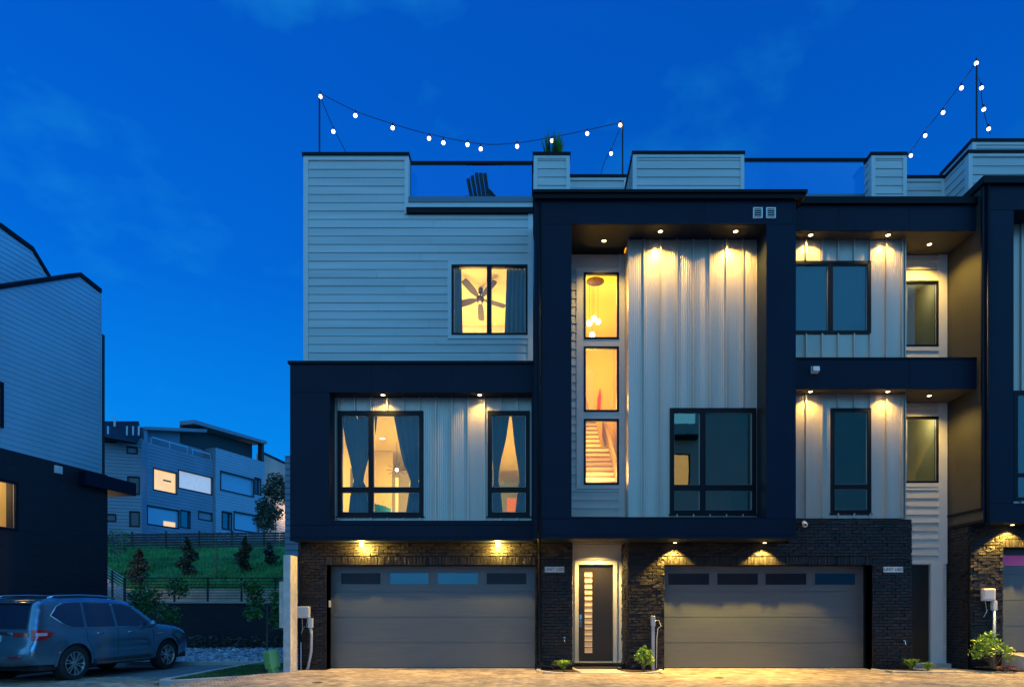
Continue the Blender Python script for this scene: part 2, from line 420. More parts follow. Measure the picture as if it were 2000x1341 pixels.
def soffit_light(parent, x, y, z, energy, cone=95, blend=.75, r=.055, col_=WARM, back=0.0, big=False, flood=0):
    h = MB().lathe((x, y, z), [(r+.018, .0), (r+.018, -.012), (r, -.014), (r-.004, -.004)], 16)
    o = h.build('soffit_light', M['bronze'], parent, smooth=False)
    if big: MB().sphere((x, y, z-.045), .055, 12, 8).build('lens', M['lamp'], o)
    else: MB().lathe((x, y, z-.006), [(1e-4, -.012), (r*.6, -.010), (r-.006, 0)], 14).build('lens', M['lamp'], o)
    if big: light('POINT', (x, y, z-.125), energy*2.6, col_, o, .02)
    else: light('SPOT', (x, y, z-.03), energy*LK, col_, o, .02, cone, blend, aim=(0, back, -1))
    if flood: light('SPOT', (x, y-.05, z-(.14 if big else .03)), flood, (1, .65, .21), o, .03, 104, .55, aim=(0, -.62, -1))
    return o
def garage_door(parent, x0, x1, z0, z1, y, pans, mat='garage', glass='lowe', darks=()):
    F = Fr(0, y); n = 4; h = (z1-z0)/n; mb = MB()
    for i in range(n):
        hs = [(a, b, c, e_) for a, b, c, e_ in pans] if i == n-1 else []
        for a, b, c, e_ in rects_minus(x0, x1, z0+i*h+.006, z0+(i+1)*h-.006, hs): mb.fbox(F, a, b, -.04, 0, c, e_)
        if i < n-1: mb.fbox(F, x0, x1, -.05, -.018, z0+(i+1)*h-.006, z0+(i+1)*h+.006)
    g = mb.build('garage_door', M[mat], parent)
    fr = MB(); gl = MB(); bk = MB(); dk = MB()
    for i_, (a, b, c, e_) in enumerate(pans):
        fr.fbox(F, a-.03, b+.03, .001, .016, e_, e_+.03); fr.fbox(F, a-.03, b+.03, .001, .016, c-.03, c)
        fr.fbox(F, a-.03, a, .001, .015, c, e_); fr.fbox(F, b, b+.03, .001, .015, c, e_)
        (dk if i_ in darks else gl).fbox(F, a, b, -.02, -.012, c, e_)
    fr.build('pane_trim', M[mat], g); gl.build('pane', M[glass], g)
    for i_ in darks: a, b, c, e_ = pans[i_]; MB().fbox(F, a, b, -.02, -.012, c, e_).build('dark_pane', M['darkpane'], g)
    MB().fbox(F, x0, x1, -.02, .006, z0-.0, z0+.025).build('bottom_seal', M['rubber'], g)
    return g
def curtain(F, zt, zb, edges, d, mat, label, group=None, zn=14, un=26, pleat=.03, name='curtain'):
    """edges(t) -> (left u, right u) for t 0 top .. 1 bottom; real pleats in depth"""
    mb = MB(); vs = []; fs = []
    for i in range(zn+1):
        t = i/zn; z = zt + (zb-zt)*t; a, b = edges(t)
        for j in range(un+1):
            q = j/un; u = a+(b-a)*q
            dd = d - pleat*(.5+.5*math.sin(q*2*math.pi*un/5.2+math.sin(t*3)*.5))*min(1, .3+(b-a)*1.6)
            vs.append(F.p(u, dd, z))
    for i in range(zn):
        for j in range(un):
            p = i*(un+1)+j; fs.append((p, p+un+1, p+un+2, p+1))
    mb.add(vs, fs)
    o = mb.build(name, M[mat], None, label, 'curtain', group, smooth=True)
    s = o.modifiers.new('thick', 'SOLIDIFY'); s.thickness = .006
    return o
def lerp_edges(pts):
    def f(t):
        for (t0, a0, b0), (t1, a1, b1) in zip(pts, pts[1:]):
            if t <= t1:
                k = (t-t0)/(t1-t0) if t1 > t0 else 0; k = k*k*(3-2*k) if False else k
                return a0+(a1-a0)*k, b0+(b1-b0)*k
        return pts[-1][1], pts[-1][2]
    return f

# ================================================================== LEFT TOWNHOUSE
TL = thing('townhouse', (-2.9, 16, 0), 'left townhouse of the row, blue-grey siding above a black framed bay and garage', 'house')
Y = 16.0; F16 = Fr(0, 16.0)
gx0, gx1, gz = PX(637.7, Y), PX(1045, Y), 2.515
mb = MB(); u0, u1 = PX(583, Y), -.02
hole = [(gx0, gx1, -1, gz)]
backing(mb, F16, u0, u1, -.25, 3.04, hole, -.30, -.004)
bw = mb.build('brick_wall', M['mortar'], TL)
mb = MB(); bricks(mb, F16, u0, u1, -.25, 3.04, hole, [(gx0-.0, gx1, gz, gz+.205)])
mb.build('bricks', M['brick'], bw)
MB().fbox(F16, gx0-.04, gx0, -.34, .012, -.1, gz).fbox(F16, gx1, gx1+.035, -.34, .012, -.1, gz).fbox(F16, gx0-.04, gx1+.035, -.34, .012, gz-.001, gz+.035).build('garage_frame', M['flash'], TL)
Yd = 16.35
pp = [(PX(a, Yd), PX(b, Yd), PZ(1140, Yd), PZ(1118.5, Yd)) for a, b in ((666, 743.5), (761, 836.5), (854, 933), (950.5, 1028))]
garage_door(TL, gx0, gx1, .005, gz, Yd, pp, darks=(0, 3))
MB().box(gx0-.3, gx1+.02, Yd+.06, Yd+.3, -.1, 3.0).build('garage_wall', M['dark'], TL)
# framed bay
Yb = 15.45; Fb = Fr(0, Yb)
bx0, bx1 = PX(567, Yb), PX(1050, Yb); bz0, bz1 = 3.04, PZ(711, Yb)
ox0, ox1, oz0, oz1 = PX(644, Yb), PX(1038.5, Yb), PZ(1016, Yb), PZ(766, Yb)
body = MB()
for a, b, c, d in rects_minus(bx0, bx1, bz0, bz1, [(ox0, ox1, oz0, oz1)]): body.box(a, b, Yb+.013, 15.93, c, d)
bo = body.build('bay_frame', M['navy'], TL)
mb, mj = MB(), MB()
panels(mb, mj, Fb, bx0, bx1, oz1, bz1, [PX(725, Yb), PX(884, Yb)])
panels(mb, mj, Fb, bx0, ox0, oz0-.10, oz1-.012)
panels(mb, mj, Fb, ox1, bx1, oz0-.10, oz1-.012)
panels(mb, mj, Fb, bx0, bx1, bz0+.09, oz0-.112, [PX(734, Yb), PX(886, Yb)])
panels(mb, mj, Fb, ox0+.01, ox1-.01, oz0-.10, oz0)
panels(mb, mj, Fb, bx0, bx1, bz0, bz0+.078, d=.012)
mj.build('joint_backing', M['joint'], bo); mb.build('cladding', M['navy'], bo)
MB().box(bx0-.045, bx1+.02, Yb-.05, 16.42, bz1, bz1+.065).build('bay_cap', M['flash'], TL)
Ym = 15.83; Fm = Fr(0, Ym)
W2 = (PX(660, Ym), PX(827, Ym), PZ(1008, Ym), PZ(802.5, Ym)); W3 = (PX(952.5, Ym), PX(1035, Ym), PZ(1008, Ym), PZ(802.5, Ym))
mb = MB(); backing(mb, Fm, ox0, ox1, oz0, oz1, [W2, W3], -.09, -.003)
mw = mb.build('metal_wall', M['metal'], TL)
mb = MB(); ribmetal(mb, Fm, ox0, ox1, oz0, oz1, [W2, W3], off=.10); mb.build('ribbed_sheet', M['metal'], mw)
rw = PZ(956, Ym)
window(TL, Fm, *W2, 0, [PX(725, Ym)], [rw], fw=.10, mw=.06, sill=.06)
window(TL, Fm, *W3, 0, [], [rw], fw=.10, mw=.06, sill=.06)
MB().fbox(Fm, ox0, ox1, .0, .30, oz0, oz0+.015).build('bay_sill', M['trim'], TL)
for px_ in (748, 937): soffit_light(TL, PX(px_, 15.6), 15.60, oz1-.002, 36, 130, .9)
for px_ in (706, 973): soffit_light(TL, PX(px_, 15.80), 15.80, 3.04, 62, 130, .7, big=True, flood=600)
# upper floor
Yu = 16.4; Fu = Fr(0, Yu)
ux0, us, ux1 = PX(595, Yu), PX(798, Yu), PX(1041, Yu)
zt, zs = PZ(306, Yu), PZ(419, Yu)
WB = (PX(882, Yu), PX(1030.5, Yu), PZ(655, Yu), PZ(517.5, Yu))
hs = [WB, (us, ux1+.1, zs, 99)]
mb = MB(); backing(mb, Fu, ux0, ux1, 6.9, zt, hs, -.2, -.003); uw = mb.build('upper_wall', M['siding'], TL)
tw = .095
mb = MB(); siding(mb, Fu, ux0+tw, ux1-.12, 7.15, zt-.10, [(WB[0]-.09, WB[1]+.09, WB[2]-.09, WB[3]+.09), (us-tw, ux1+.1, zs-.02, 99)])
mb.build('siding_boards', M['siding'], uw)
mb = MB(); mb.fbox(Fu, ux0-.02, ux0+tw, -.1, .034, 7.15, zt); mb.fbox(Fu, ux1-.12, ux1, -.02, .034, 7.15, zs); mb.fbox(Fu, us-tw, us+.005, -.19, .033, zs, zt)
mb.fbox(Fu, ux0+tw, us-tw, 0, .032, zt-.10, zt); trim_ring(mb, Fu, *WB, .09, 0, .032)
mb.fbox(Fu, ux0-.02, ux1, -.1, .03, 7.10, 7.149)
mb.build('trim_boards', M['trim'], uw)
MB().box(ux0-.05, us+.03, Yu-.06, Yu+.25, zt, zt+.075).build('parapet_cap', M['flash'], TL)
window(TL, Fu, *WB, 0, [PX(955.5, Yu)], [], fw=.055, mw=.05)
MB().fbox(Fu, us-.04, ux1+.03, -.1, .09, zs, PZ(408.5, Yu)).build('drip_flashing', M['flash'], TL)
MB().fbox(Fu, us+.002, ux1+.03, -.14, .03, PZ(408.3, Yu), PZ(397, Yu)).build('fascia_board', M['trim'], TL)
MB().fbox(Fu, us+.003, ux1+.03, -.3, .05, PZ(396.8, Yu), PZ(386, Yu)).build('parapet_cap', pmat('blue_grey_cap', (.10, .17, .23), .5), TL)
# shell: left side, back, roof deck
mb = MB(); mb.box(ux0+.02, ux0+.14, Yu+.2, 27, 0, 11.4); mb.box(ux0+.14, -.1, 26.9, 27, 0, 11.4); mb.box(-.24, -.12, 16.6, 26.9, 0, 11.4)
mb.build('side_wall', M['siding'], TL)
MB().box(ux0+.02, -.12, 16.72, 27, 11.4, 11.72).build('roof_deck', M['concrete'], TL)
MB().box(bx0+.05, ux0+.02, 15.93, 18, 0, 7.1).build('bay_side', M['navy'], TL)
# roof railing
ra = PX(800, 16.9); rb = PX(1041, 16.9)
mb = MB(); mb.box(ra, rb, 16.87, 16.93, PZ(322, 16.9), PZ(316, 16.9)); mb.box(ra, ra+.03, 16.88, 16.92, 11.72, PZ(322, 16.9)); mb.box(rb-.03, rb, 16.88, 16.92, 11.72, PZ(322, 16.9))
rl = mb.build('roof_railing', M['flash'], TL)
MB().box(ra+.03, rb-.03, 16.895, 16.905, 11.80, PZ(323, 16.9)).build('railing_glass', M['railglass'], rl)
# living room behind the bay
r1 = room(TL, bx0+.25, -.25, 15.95, 25.5, 3.3, 6.30, 'cream')
mb = MB(); mb.box(PX(690, 20.4), PX(765, 20.4), 20.4, 20.6, 3.31, 6.29)
mb.build('partition', M['cream'], r1)
MB().box(PX(765, 20.4), PX(768, 20.4)+.5, 20.45, 23.5, 3.31, 5.7).build('cabinet', pmat('grey_cabinet', (.30, .29, .28), .5), r1)
MB().box(PX(780, 23)+.6, -.3, 23, 23.1, 3.31, 5.9).build('cabinet', pmat('slate_cabinet', (.12, .16, .20), .5), r1)
MB().box(PX(668, 19.5), PX(684, 19.5), 19.5, 19.8, 4.9, 5.6).build('cabinet', pmat('charcoal_cabinet', (.10, .11, .13), .5), r1)
for dx in (0, .75): MB().box(PX(772, 19.2)+dx*.55, PX(772, 19.2)+.07+dx*.55, 19.2, 19.3, 3.31, 5.25-dx*.2).build('door_trim', M['white'], r1)
for px_, py_ in ((747, 855), (678, 888), (673, 912)):
    yy = (6.30-CAMZ)*FP/(HOR-py_)
    l = MB().lathe((PX(px_, yy), yy, 6.30), [(.10, 0), (.10, -.012), (.07, -.012)], 16).build('downlight', M['white'], TL)
    MB().lathe((PX(px_, yy), yy, 6.286), [(1e-4, -.004), (.07, 0)], 16).build('lens', M['lampw'], l)
light('AREA', (-2.8, 18.2, 6.2), 150, (1, .68, .15), TL, 2.2)
light('AREA', (-2.8, 22.6, 6.2), 150, (1, .68, .15), TL, 1.6)
light('POINT', (-2.8, 17.6, 4.0), 80, (1, .62, .26), TL, .4)
# bedroom
r2 = room(TL, -4.6, -.3, 16.62, 20.6, 7.35, 10.15, 'cream')
MB().box(-4.5, -.31, 20.45, 20.59, 9.55, 10.14).build('cornice', M['white'], r2)
light('AREA', (-2.2, 19.2, 8.2), 110, (1, .64, .19), TL, 1.6, aim=(0, 0, 1))
light('POINT', (-1.6, 17.6, 9.2), 40, (1, .64, .19), TL, .3)

# ================================================================== MIDDLE TOWNHOUSE
TM = thing('townhouse', (4.4, 16, 0), 'middle townhouse with tall dark frame, three stacked lit stair windows and corrugated metal cladding', 'house')
# brick
ex0, ex1 = PX(1118, Y), PX(1228, Y); g2a, g2b = PX(1297, Y), PX(1703.5, Y); bxr = PX(1780, Y)
u0 = .0; hole = [(ex0, ex1, -1, 3.14), (g2a, g2b, -1, gz)]
mb = MB(); backing(mb, F16, u0, bxr, -.1, 3.04, hole, -.30, -.004); 
backing(mb, F16, PX(1540, Y), bxr, 3.04, PZ(1013.5, Y), [], -.30, -.004)
mb.fbox(Fr(bxr+.004, 16.0, 90), .03, .9, -.3, 0, -.1, PZ(1013.5, Y))
bw = mb.build('brick_wall', M['mortar'], TM)
mb = MB(); bricks(mb, F16, u0, bxr, -.1, 3.04, hole, [(g2a, g2b, gz, gz+.205)]); bricks(mb, F16, PX(1540, Y), bxr, 3.04, PZ(1013.5, Y))
Fer = Fr(ex1, 17.3, -90)          # right reveal of the entry, faces left
mb.m = 0
bricks(mb, Fer, 0, 1.30, -.1, 3.12)
mb.build('bricks', M['brick'], bw)
MB().fbox(Fer, -.1, 1.29, -.1, -.004, -.1, 3.13).fbox(Fr(ex0, 16.0, 90), .02, 1.3, -.1, 0, -.1, 3.13).build('entry_reveal', M['mortar'], TM)
MB().fbox(F16, g2a-.035, g2a, -.34, .012, -.1, gz).fbox(F16, g2b, g2b+.012, -.34, .012, -.1, gz).fbox(F16, g2a-.035, g2b+.012, -.34, .012, gz-.001, gz+.035).build('garage_frame', M['flash'], TM)
MB().box(PX(1686, Yd), g2b, Yd-.05, Yd+.05, -.1, gz).build('garage_jamb', M['flash'], TM)
pp = [(PX(a, Yd), PX(b, Yd), PZ(1141, Yd), PZ(1119, Yd)) for a, b in ((1305, 1385), (1401, 1480), (1495, 1575), (1591, 1670))]
garage_door(TM, g2a, PX(1686, Yd), .005, gz, Yd, pp, darks=(0, 1, 2))
MB().box(g2a-.3, g2b+.5, Yd+.06, Yd+.3, -.1, 3.0).build('garage_wall', M['dark'], TM)
# tall frame
Yf = 15.0; Ff = Fr(0, Yf)
fx0, fx1 = PX(1043, Yf), PX(1554, Yf); fz0, fz1 = 3.04, PZ(392, Yf)
ox0, ox1, oz0, oz1 = PX(1116, Yf), PX(1496.5, Yf), PZ(1010, Yf), PZ(438, Yf)
body = MB()
for a, b, c, d in rects_minus(fx0, fx1, fz0, fz1, [(ox0, ox1, oz0, oz1)]): body.box(a, b, Yf+.013, 15.96, c, d)
body.box(ox1+.06, fx1, 15.96, 16.4, fz0+.6, fz1-.3)
bo = body.build('tall_frame', M['navy'], TM)
mb, mj = MB(), MB()
panels(mb, mj, Ff, fx0, fx1, oz1-.0, fz1, [PX(1240, Yf), PX(1375, Yf), PX(1548, Yf)])
panels(mb, mj, Ff, fx0, ox0, oz0-.02, oz1-.012, [PX(1060, Yf)])
panels(mb, mj, Ff, ox1, fx1, oz0-.02, oz1-.012)
panels(mb, mj, Ff, fx0, fx1, fz0+.09, oz0-.032, [PX(1230, Yf), PX(1378, Yf)])
panels(mb, mj, Ff, fx0, fx1, fz0, fz0+.078, d=.012)
mj.build('joint_backing', M['joint'], bo); mb.build('cladding', M['navy'], bo)
mb = MB(); mb.box(fx0-.02, PX(1573, Yf)-.06, Yf-.10, 16.6, fz1, fz1+.11); mb.box(fx0-.03, PX(1573, Yf), Yf-.14, 16.6, fz1+.11, PZ(377, Yf)+.0)
mb.build('frame_cap', M['flash'], TM)
# metal wall of the frame
Yk = 15.63; Fk = Fr(0, Yk); kx0 = PX(1227, Yk)
WK = (PX(1308, Yk), PX(1476.5, Yk), PZ(1004, Yk), PZ(797, Yk))
mb = MB(); backing(mb, Fk, kx0, ox1, oz0, oz1, [WK], -.09, -.003); mb.fbox(Fr(kx0, Yk+.09, -90), -.9, 0, -.08, 0, oz0, oz1)
mw = mb.build('metal_wall', M['metal'], TM)
mb = MB(); ribmetal(mb, Fk, kx0+.03, ox1, oz0, oz1, [WK], off=.34); mb.fbox(Fk, kx0-.004, kx0+.03, -.05, .03, oz0, oz1); mb.build('ribbed_sheet', M['metal'], mw)
wk = window(TM, Fk, *WK, 0, [PX(1372, Yk)], [PZ(952, Yk)], fw=.10, mw=.065, glass='mirrorglass', sill=.05)
room(TM, WK[0]-.3, WK[1]+.3, Yk+.12, 18.6, WK[2]-.4, WK[3]+.2, 'dark', 'dark_room')
MB().fbox(Ff, ox0, ox1, -.62, -.0, oz0, oz0+.012).build('frame_sill', M['flash'], TM)
MB().fbox(Fk, kx0, ox1, 0, .10, oz0+.012, oz0+.03).build('wall_sill', M['trim'], TM)
for px_ in (1290, 1437): soffit_light(TM, PX(px_, 15.27), 15.27, oz1-.002, 120, 132, .9)
soffit_light(TM, PX(1180, 15.63), 15.66, oz1-.002, 55, 120, .8)
MB().box(ox0, kx0-.02, 15.96, 16.4, oz1, oz1+.1).build('soffit', M['flash'], TM)
for px_ in (1318, 1493): soffit_light(TM, PX(px_, 15.82), 15.80, 3.04, 235, 104, .35, flood=430)
# stair bay wall
Ys = 16.3; Fs = Fr(0, Ys)
WS = [(PX(1140, Ys), PX(1208.5, Ys), PZ(b, Ys), PZ(a, Ys)) for a, b in ((533.5, 663), (677.5, 804.5), (818.5, 946.5))]
sx0, sx1 = ox0-.1, PX(1224, Ys)
mb = MB(); backing(mb, Fs, sx0, sx1+.1, oz0-.1, oz1+.05, WS, -.15, -.003); sw = mb.build('stair_wall', M['siding'], TM)
mb = MB(); e0, e1 = WS[0][0]-.17, WS[0][1]+.17
siding(mb, Fs, sx0, e0, oz0, oz1-.42, []); siding(mb, Fs, e0, e1-.08, oz0, WS[2][2]-.09, [], pitch=.2)
siding(mb, Fs, sx0, e1, oz1-.41, oz1, [], pitch=.2)
mb.build('siding_boards', M['siding'], sw)
mb = MB(); mb.fbox(Fs, e0-.01, WS[0][0], 0, .034, WS[2][2]-.1, WS[0][3]+.12); mb.fbox(Fs, WS[0][1], sx1, 0, .034, oz0, oz1)
mb.fbox(Fs, WS[0][0], WS[0][1], 0, .033, WS[0][3], WS[0][3]+.12); mb.fbox(Fs, WS[0][0], WS[0][1], 0, .033, WS[2][2]-.1, WS[2][2])
mb.fbox(Fs, WS[0][0], WS[0][1], 0, .033, WS[1][3], WS[0][2]); mb.fbox(Fs, WS[0][0], WS[0][1], 0, .033, WS[2][3], WS[1][2])
mb.build('trim_boards', M['trim'], sw)
for q in WS: window(TM, Fs, *q, .03, fw=.045, depth=.1, out_=.02)
# stairwell interior
sr = room(TM, .93, 2.55, 16.48, 22.4, 3.3, 10.42, 'yellow', 'stairwell')
def flight(x0, x1f, y0, z0, n, rise, run):
    a, b = MB(), MB()
    for i in range(n):
        x1 = x1f(i/n)
        a.box(x0, x1, y0+i*run, y0+(i+1)*run, z0+i*rise-.05, z0+(i+1)*rise-.04)
        b.box(x0, x1, y0+i*run-.03, y0+(i+1)*run, z0+(i+1)*rise-.04, z0+(i+1)*rise)
    s_ = a.build('stairs', M['riser'], TM); b.build('tread', M['tread'], s_)
flight(.94, lambda t: 2.06-.04*t if t < .55 else 1.86-.06*t, 17.1, 4.40, 16, .19, .25)
F9 = Fr(2.12, 17.0, 90)
MB().prism(F9, [(0, 4.3), (.1, 4.3), (4.0, 6.9), (4.0, 7.5), (0, 4.95)], -.08, 0).build('knee_wall', M['tan'], TM)
MB().prism(Fr(2.10, 17.0, 90), [(0, 4.3), (.1, 4.35), (4.6, 7.72), (4.6, 7.9), (0, 4.5)], -.01, .03).build('stringer', M['white'], TM)
MB().box(.94, PX(1159, 20.5), 20.5, 20.6, 7.6, PZ(722, 20.5)).build('landing_wall', M['olive'], TM)
MB().prism(Fr(0, 20.3), [(PX(1143, 20.3), 7.2), (PX(1156, 20.3), 7.2), (PX(1143, 20.3), PZ(768, 20.3))], -.05, 0).build('landing_guard', M['tan'], TM)
MB().prism(Fr(0, 22.3), [(PX(1166, 22.3), PZ(800, 22.3)), (PX(1172, 22.3), PZ(800, 22.3)), (PX(1174, 22.3), PZ(776, 22.3)), (PX(1172, 22.3), PZ(757, 22.3)), (PX(1167, 22.3), PZ(778, 22.3))], -.02, .03).build('wall_picture', pmat('red_picture', (.55, .05, .03), .6), TM)
light('POINT', (1.5, 17.4, 9.6), 190, (1, .50, .08), TM, .3)
light('POINT', (1.4, 18.0, 6.9), 150, (1, .64, .12), TM, .3)
light('POINT', (1.5, 17.0, 4.9), 90, (1, .62, .16), TM, .3)
light('POINT', (1.3, 20.6, 9.0), 80, (1, .58, .12), TM, .3)
# entry
Ye = 17.2; Fe = Fr(0, Ye)
mb = MB(); dx0, dx1, dz0, dz1 = PX(1130, Ye), PX(1197.5, Ye), PZ(1291, Ye), PZ(1102, Ye)
backing(mb, Fe, ex0, ex1, .10, 3.14, [(dx0, dx1, dz0, dz1)], -.1, 0)
ew = mb.build('entry_wall', M['trim'], TM)
mb = MB(); mb.fbox(Fe, dx0-.10, dx0, .0, .05, dz0, dz1+.1); mb.fbox(Fe, dx1, dx1+.10, 0, .05, dz0, dz1+.1); mb.fbox(Fe, dx0, dx1, 0, .049, dz1, dz1+.1)
mb.fbox(Fe, ex0+.02, ex1-.02, 0, .03, dz1+.13, dz1+.17); mb.fbox(Fe, ex0+.02, ex1-.02, 0, .03, 3.06, 3.12); mb.fbox(Fe, ex1-.12, ex1-.04, 0, .028, dz1+.17, 3.06); mb.fbox(Fe, ex0+.02, ex0+.1, 0, .028, dz1+.17, 3.06)
mb.fbox(Fe, dx0-.12, dx1+.2, .0, .10, dz0-.05, dz0-.001)
mb.build('door_trim', M['trim'], ew)
mb = MB(); s0, s1, sz0, sz1 = PX(1142, Ye), PX(1157, Ye), PZ(1275, Ye), PZ(1115, Ye)
for a, b, c, d in rects_minus(dx0+.01, dx1-.01, dz0, dz1-.01, [(s0, s1, sz0, sz1)]): mb.fbox(Fe, a, b, -.07, -.03, c, d)
dr = mb.build('front_door', M['door'], TM)
mb = MB(); mb.fbox(Fe, s0-.015, s0, -.03, -.02, sz0, sz1); mb.fbox(Fe, s1, s1+.015, -.03, -.02, sz0, sz1)
for i in range(15):
    zz = sz0 + (sz1-sz0)*i/14; mb.fbox(Fe, s0, s1, -.05, -.021, zz-.010, zz+.010)
mb.build('door_glazing_bar', M['bronze'], dr)
MB().fbox(Fe, s0, s1, -.06, -.045, sz0, sz1).build('pane', M['frost'], dr)
hx = PX(1134, Ye); hz_ = PZ(1212, Ye)
mb = MB(); mb.fbox(Fe, hx-.03, hx+.03, -.03, -.01, hz_+.05, hz_+.17); mb.fbox(Fe, hx-.025, hx+.025, -.03, -.015, hz_-.16, hz_+.02)
mb.tube([Fe.p(hx, -.02, hz_), Fe.p(hx, .04, hz_-.01), Fe.p(hx, .04, hz_-.13), Fe.p(hx, -.02, hz_-.15)], .011)
mb.build('handle', M['chrome'], dr)
MB().box(ex0, ex1, 16.0, 17.32, 3.14, 3.24).build('entry_soffit', M['trim'], TM)
soffit_light(TM, PX(1167, 16.6), 16.6, 3.138, 130, 130, .8, col_=(1, .66, .20))
mb = MB(); mb.box(ex0+.0, ex1, 16.62, 17.2, -.05, .085); mb.build('door_step', M['mortar'], TM)
mb = MB(); bricks(mb, Fr(0, 16.61), ex0+.01, ex1-.01, -.04, .09, amp=.7); mb.build('step_bricks', M['brick'], TM)
# right bay of the middle house
Yr = 16.0; Fr_ = Fr(0, Yr+.012); rx0, rx1 = fx1-.3, PX(1769, Yr)
za, zb_ = 10.33, 6.62
WU = (PX(1540, Yr), PX(1700.5, Yr), PZ(652, Yr), PZ(510, Yr)); WM = (PX(1622.5, Yr), PX(1701, Yr), PZ(1002, Yr), PZ(797, Yr))
mz0, mz1 = PZ(1011.5, Yr), za
bandz0, bandz1 = zb_, PZ(702, 15.63)
mb = MB(); backing(mb, Fr_, rx0, rx1, mz0, mz1, [WU, WM], -.09, -.003); mb.fbox(Fr(rx1-.003, 16.012, 90), 0, .75, -.08, 0, mz0, mz1)
mw = mb.build('metal_wall', M['metal'], TM)
mb = MB(); ribmetal(mb, Fr_, rx0, rx1-.03, mz0, mz1, [WU, WM, (rx0-1, rx1+1, bandz0, bandz1)], off=.16); mb.fbox(Fr_, rx1-.03, rx1+.004, -.05, .03, mz0, mz1)
mb.build('ribbed_sheet', M['metal'], mw)
wu = window(TM, Fr_, *WU, 0, [PX(1622, Yr)], [], fw=.075, mw=.055, glass='lowe')
window(TM, Fr_, *WM, 0, [], [PZ(950, Yr)], fw=.085, mw=.055, glass='mirrorglass', sill=.03)
MB().box(WU[0], WU[1], Yr+.14, Yr+.16, WU[2], WU[3]).build('roller_blind', pmat('pale_blind', (.09, .17, .22), .8), wu)
room(TM, WU[0], WU[1], Yr+.2, 17.6, WU[2]-.2, WU[3]+.1, 'dark', 'dark_room')
room(TM, WM[0]-.2, WM[1]+.1, Yr+.11, 18.0, WM[2]-.2, WM[3]+.1, 'dark', 'dark_room')
# fascias
YF = 15.63; FF = Fr(0, YF); f0, f1 = fx1+.002, 10.27
for (z0_, z1_, capz) in ((za, PZ(401, YF), PZ(388, YF)), (bandz0, bandz1, None)):
    bdy = MB(); bdy.box(f0-.4, f1, YF+.013, 16.75 if capz is None else 16.75, z0_+.02, z1_)
    b2 = MB(); b2j = MB(); panels(b2, b2j, FF, f0-.4, f1, z0_, z1_, [PX(1637, YF), PX(1776, YF)] if capz else [PX(1776, YF)])
    bb = bdy.build('fascia_band', M['navy'], TM); b2j.build('joint_backing', M['joint'], bb); b2.build('cladding', M['navy'], bb)
    mb = MB(); mb.box(f0-.4, rx1, YF+.01, Yr+.012, z0_, z0_+.021); mb.box(rx1, f1, YF+.01, 16.75, z0_, z0_+.021)
    mb.build('soffit', pmat('soffit_panel', (.07, .065, .055), .6) if 'soffitp' not in M else M['soffitp'], TM)
    top = capz if capz else z1_ + .045
    MB().box(f0-.4, f1+(.02 if capz else .03), YF-.09 if capz else YF-.03, 16.75, z1_, top).build('band_cap', M['flash'], TM)
for px_ in (1583, 1734):
    soffit_light(TM, PX(px_, 15.81), 15.80, za-.001, 52, 128, .9); soffit_light(TM, PX(px_, 15.8), 15.80, bandz0-.001, 52, 128, .9)
soffit_light(TM, PX(1813, 16.25), 16.2, za-.001, 95, 130, .8); soffit_light(TM, PX(1815, 16.1), 16.1, bandz0-.001, 62, 140, .8)
# recessed siding wall
Yq = 16.72; Fq = Fr(0, Yq); qx0, qx1 = rx1-.1, 10.27
WQ = [(PX(1745, Yq), PX(1833, Yq), PZ(b, Yq), PZ(a, Yq)) for a, b in ((549, 677.5), (813.5, 943))]
dq = (PX(1778, Yq), PX(1816, Yq), .11, PZ(1102, Yq))
mb = MB(); backing(mb, Fq, qx0, qx1, .0, za+.1, WQ + [dq], -.12, -.003); qw = mb.build('recess_wall', M['siding'], TM)
tq = PX(1832, Yq)
mb = MB(); siding(mb, Fq, qx0, tq, dq[3]+.02, za, [(q[0], q[1]+.01, q[2]-.10, q[3]+.09) for q in WQ], lip=.03)
mb.build('siding_boards', M['siding'], qw)
mb = MB(); mb.fbox(Fq, tq, qx1, 0, .04, dq[3]+.02, za); mb.fbox(Fq, dq[1], qx1-.1, 0, .04, .1, dq[3]+.02)
for q in WQ: mb.fbox(Fq, q[0], q[1], 0, .033, q[3], q[3]+.09); mb.fbox(Fq, q[0], q[1], 0, .033, q[2]-.10, q[2])
mb.build('trim_boards', M['trim'], qw)
for q in WQ: window(TM, Fq, *q, .0, fw=.05)
for q, en in zip(WQ, (5, 9)):
    rr = room(TM, q[0]-.05, q[1]+.1, Yq+.13, 18.4, q[2]-.3, q[3]+.25, 'olive')
    MB().box(q[0]+.45, q[0]+.78, 17.5, 17.56, q[2]-.29, q[3]+.2).build('interior_wall', M['olive'], rr)
    light('POINT', (q[1]-.25, 17.15, q[3]-.0), en, (1, .85, .45), TM, .15)
MB().fbox(Fq, dq[0], dq[1], -.1, -.05, dq[2], dq[3]).build('side_door', M['door'], TM)
MB().fbox(Fq, qx0, qx1, -.1, .2, 0, .105).build('side_doorstep', M['concrete'], TM)
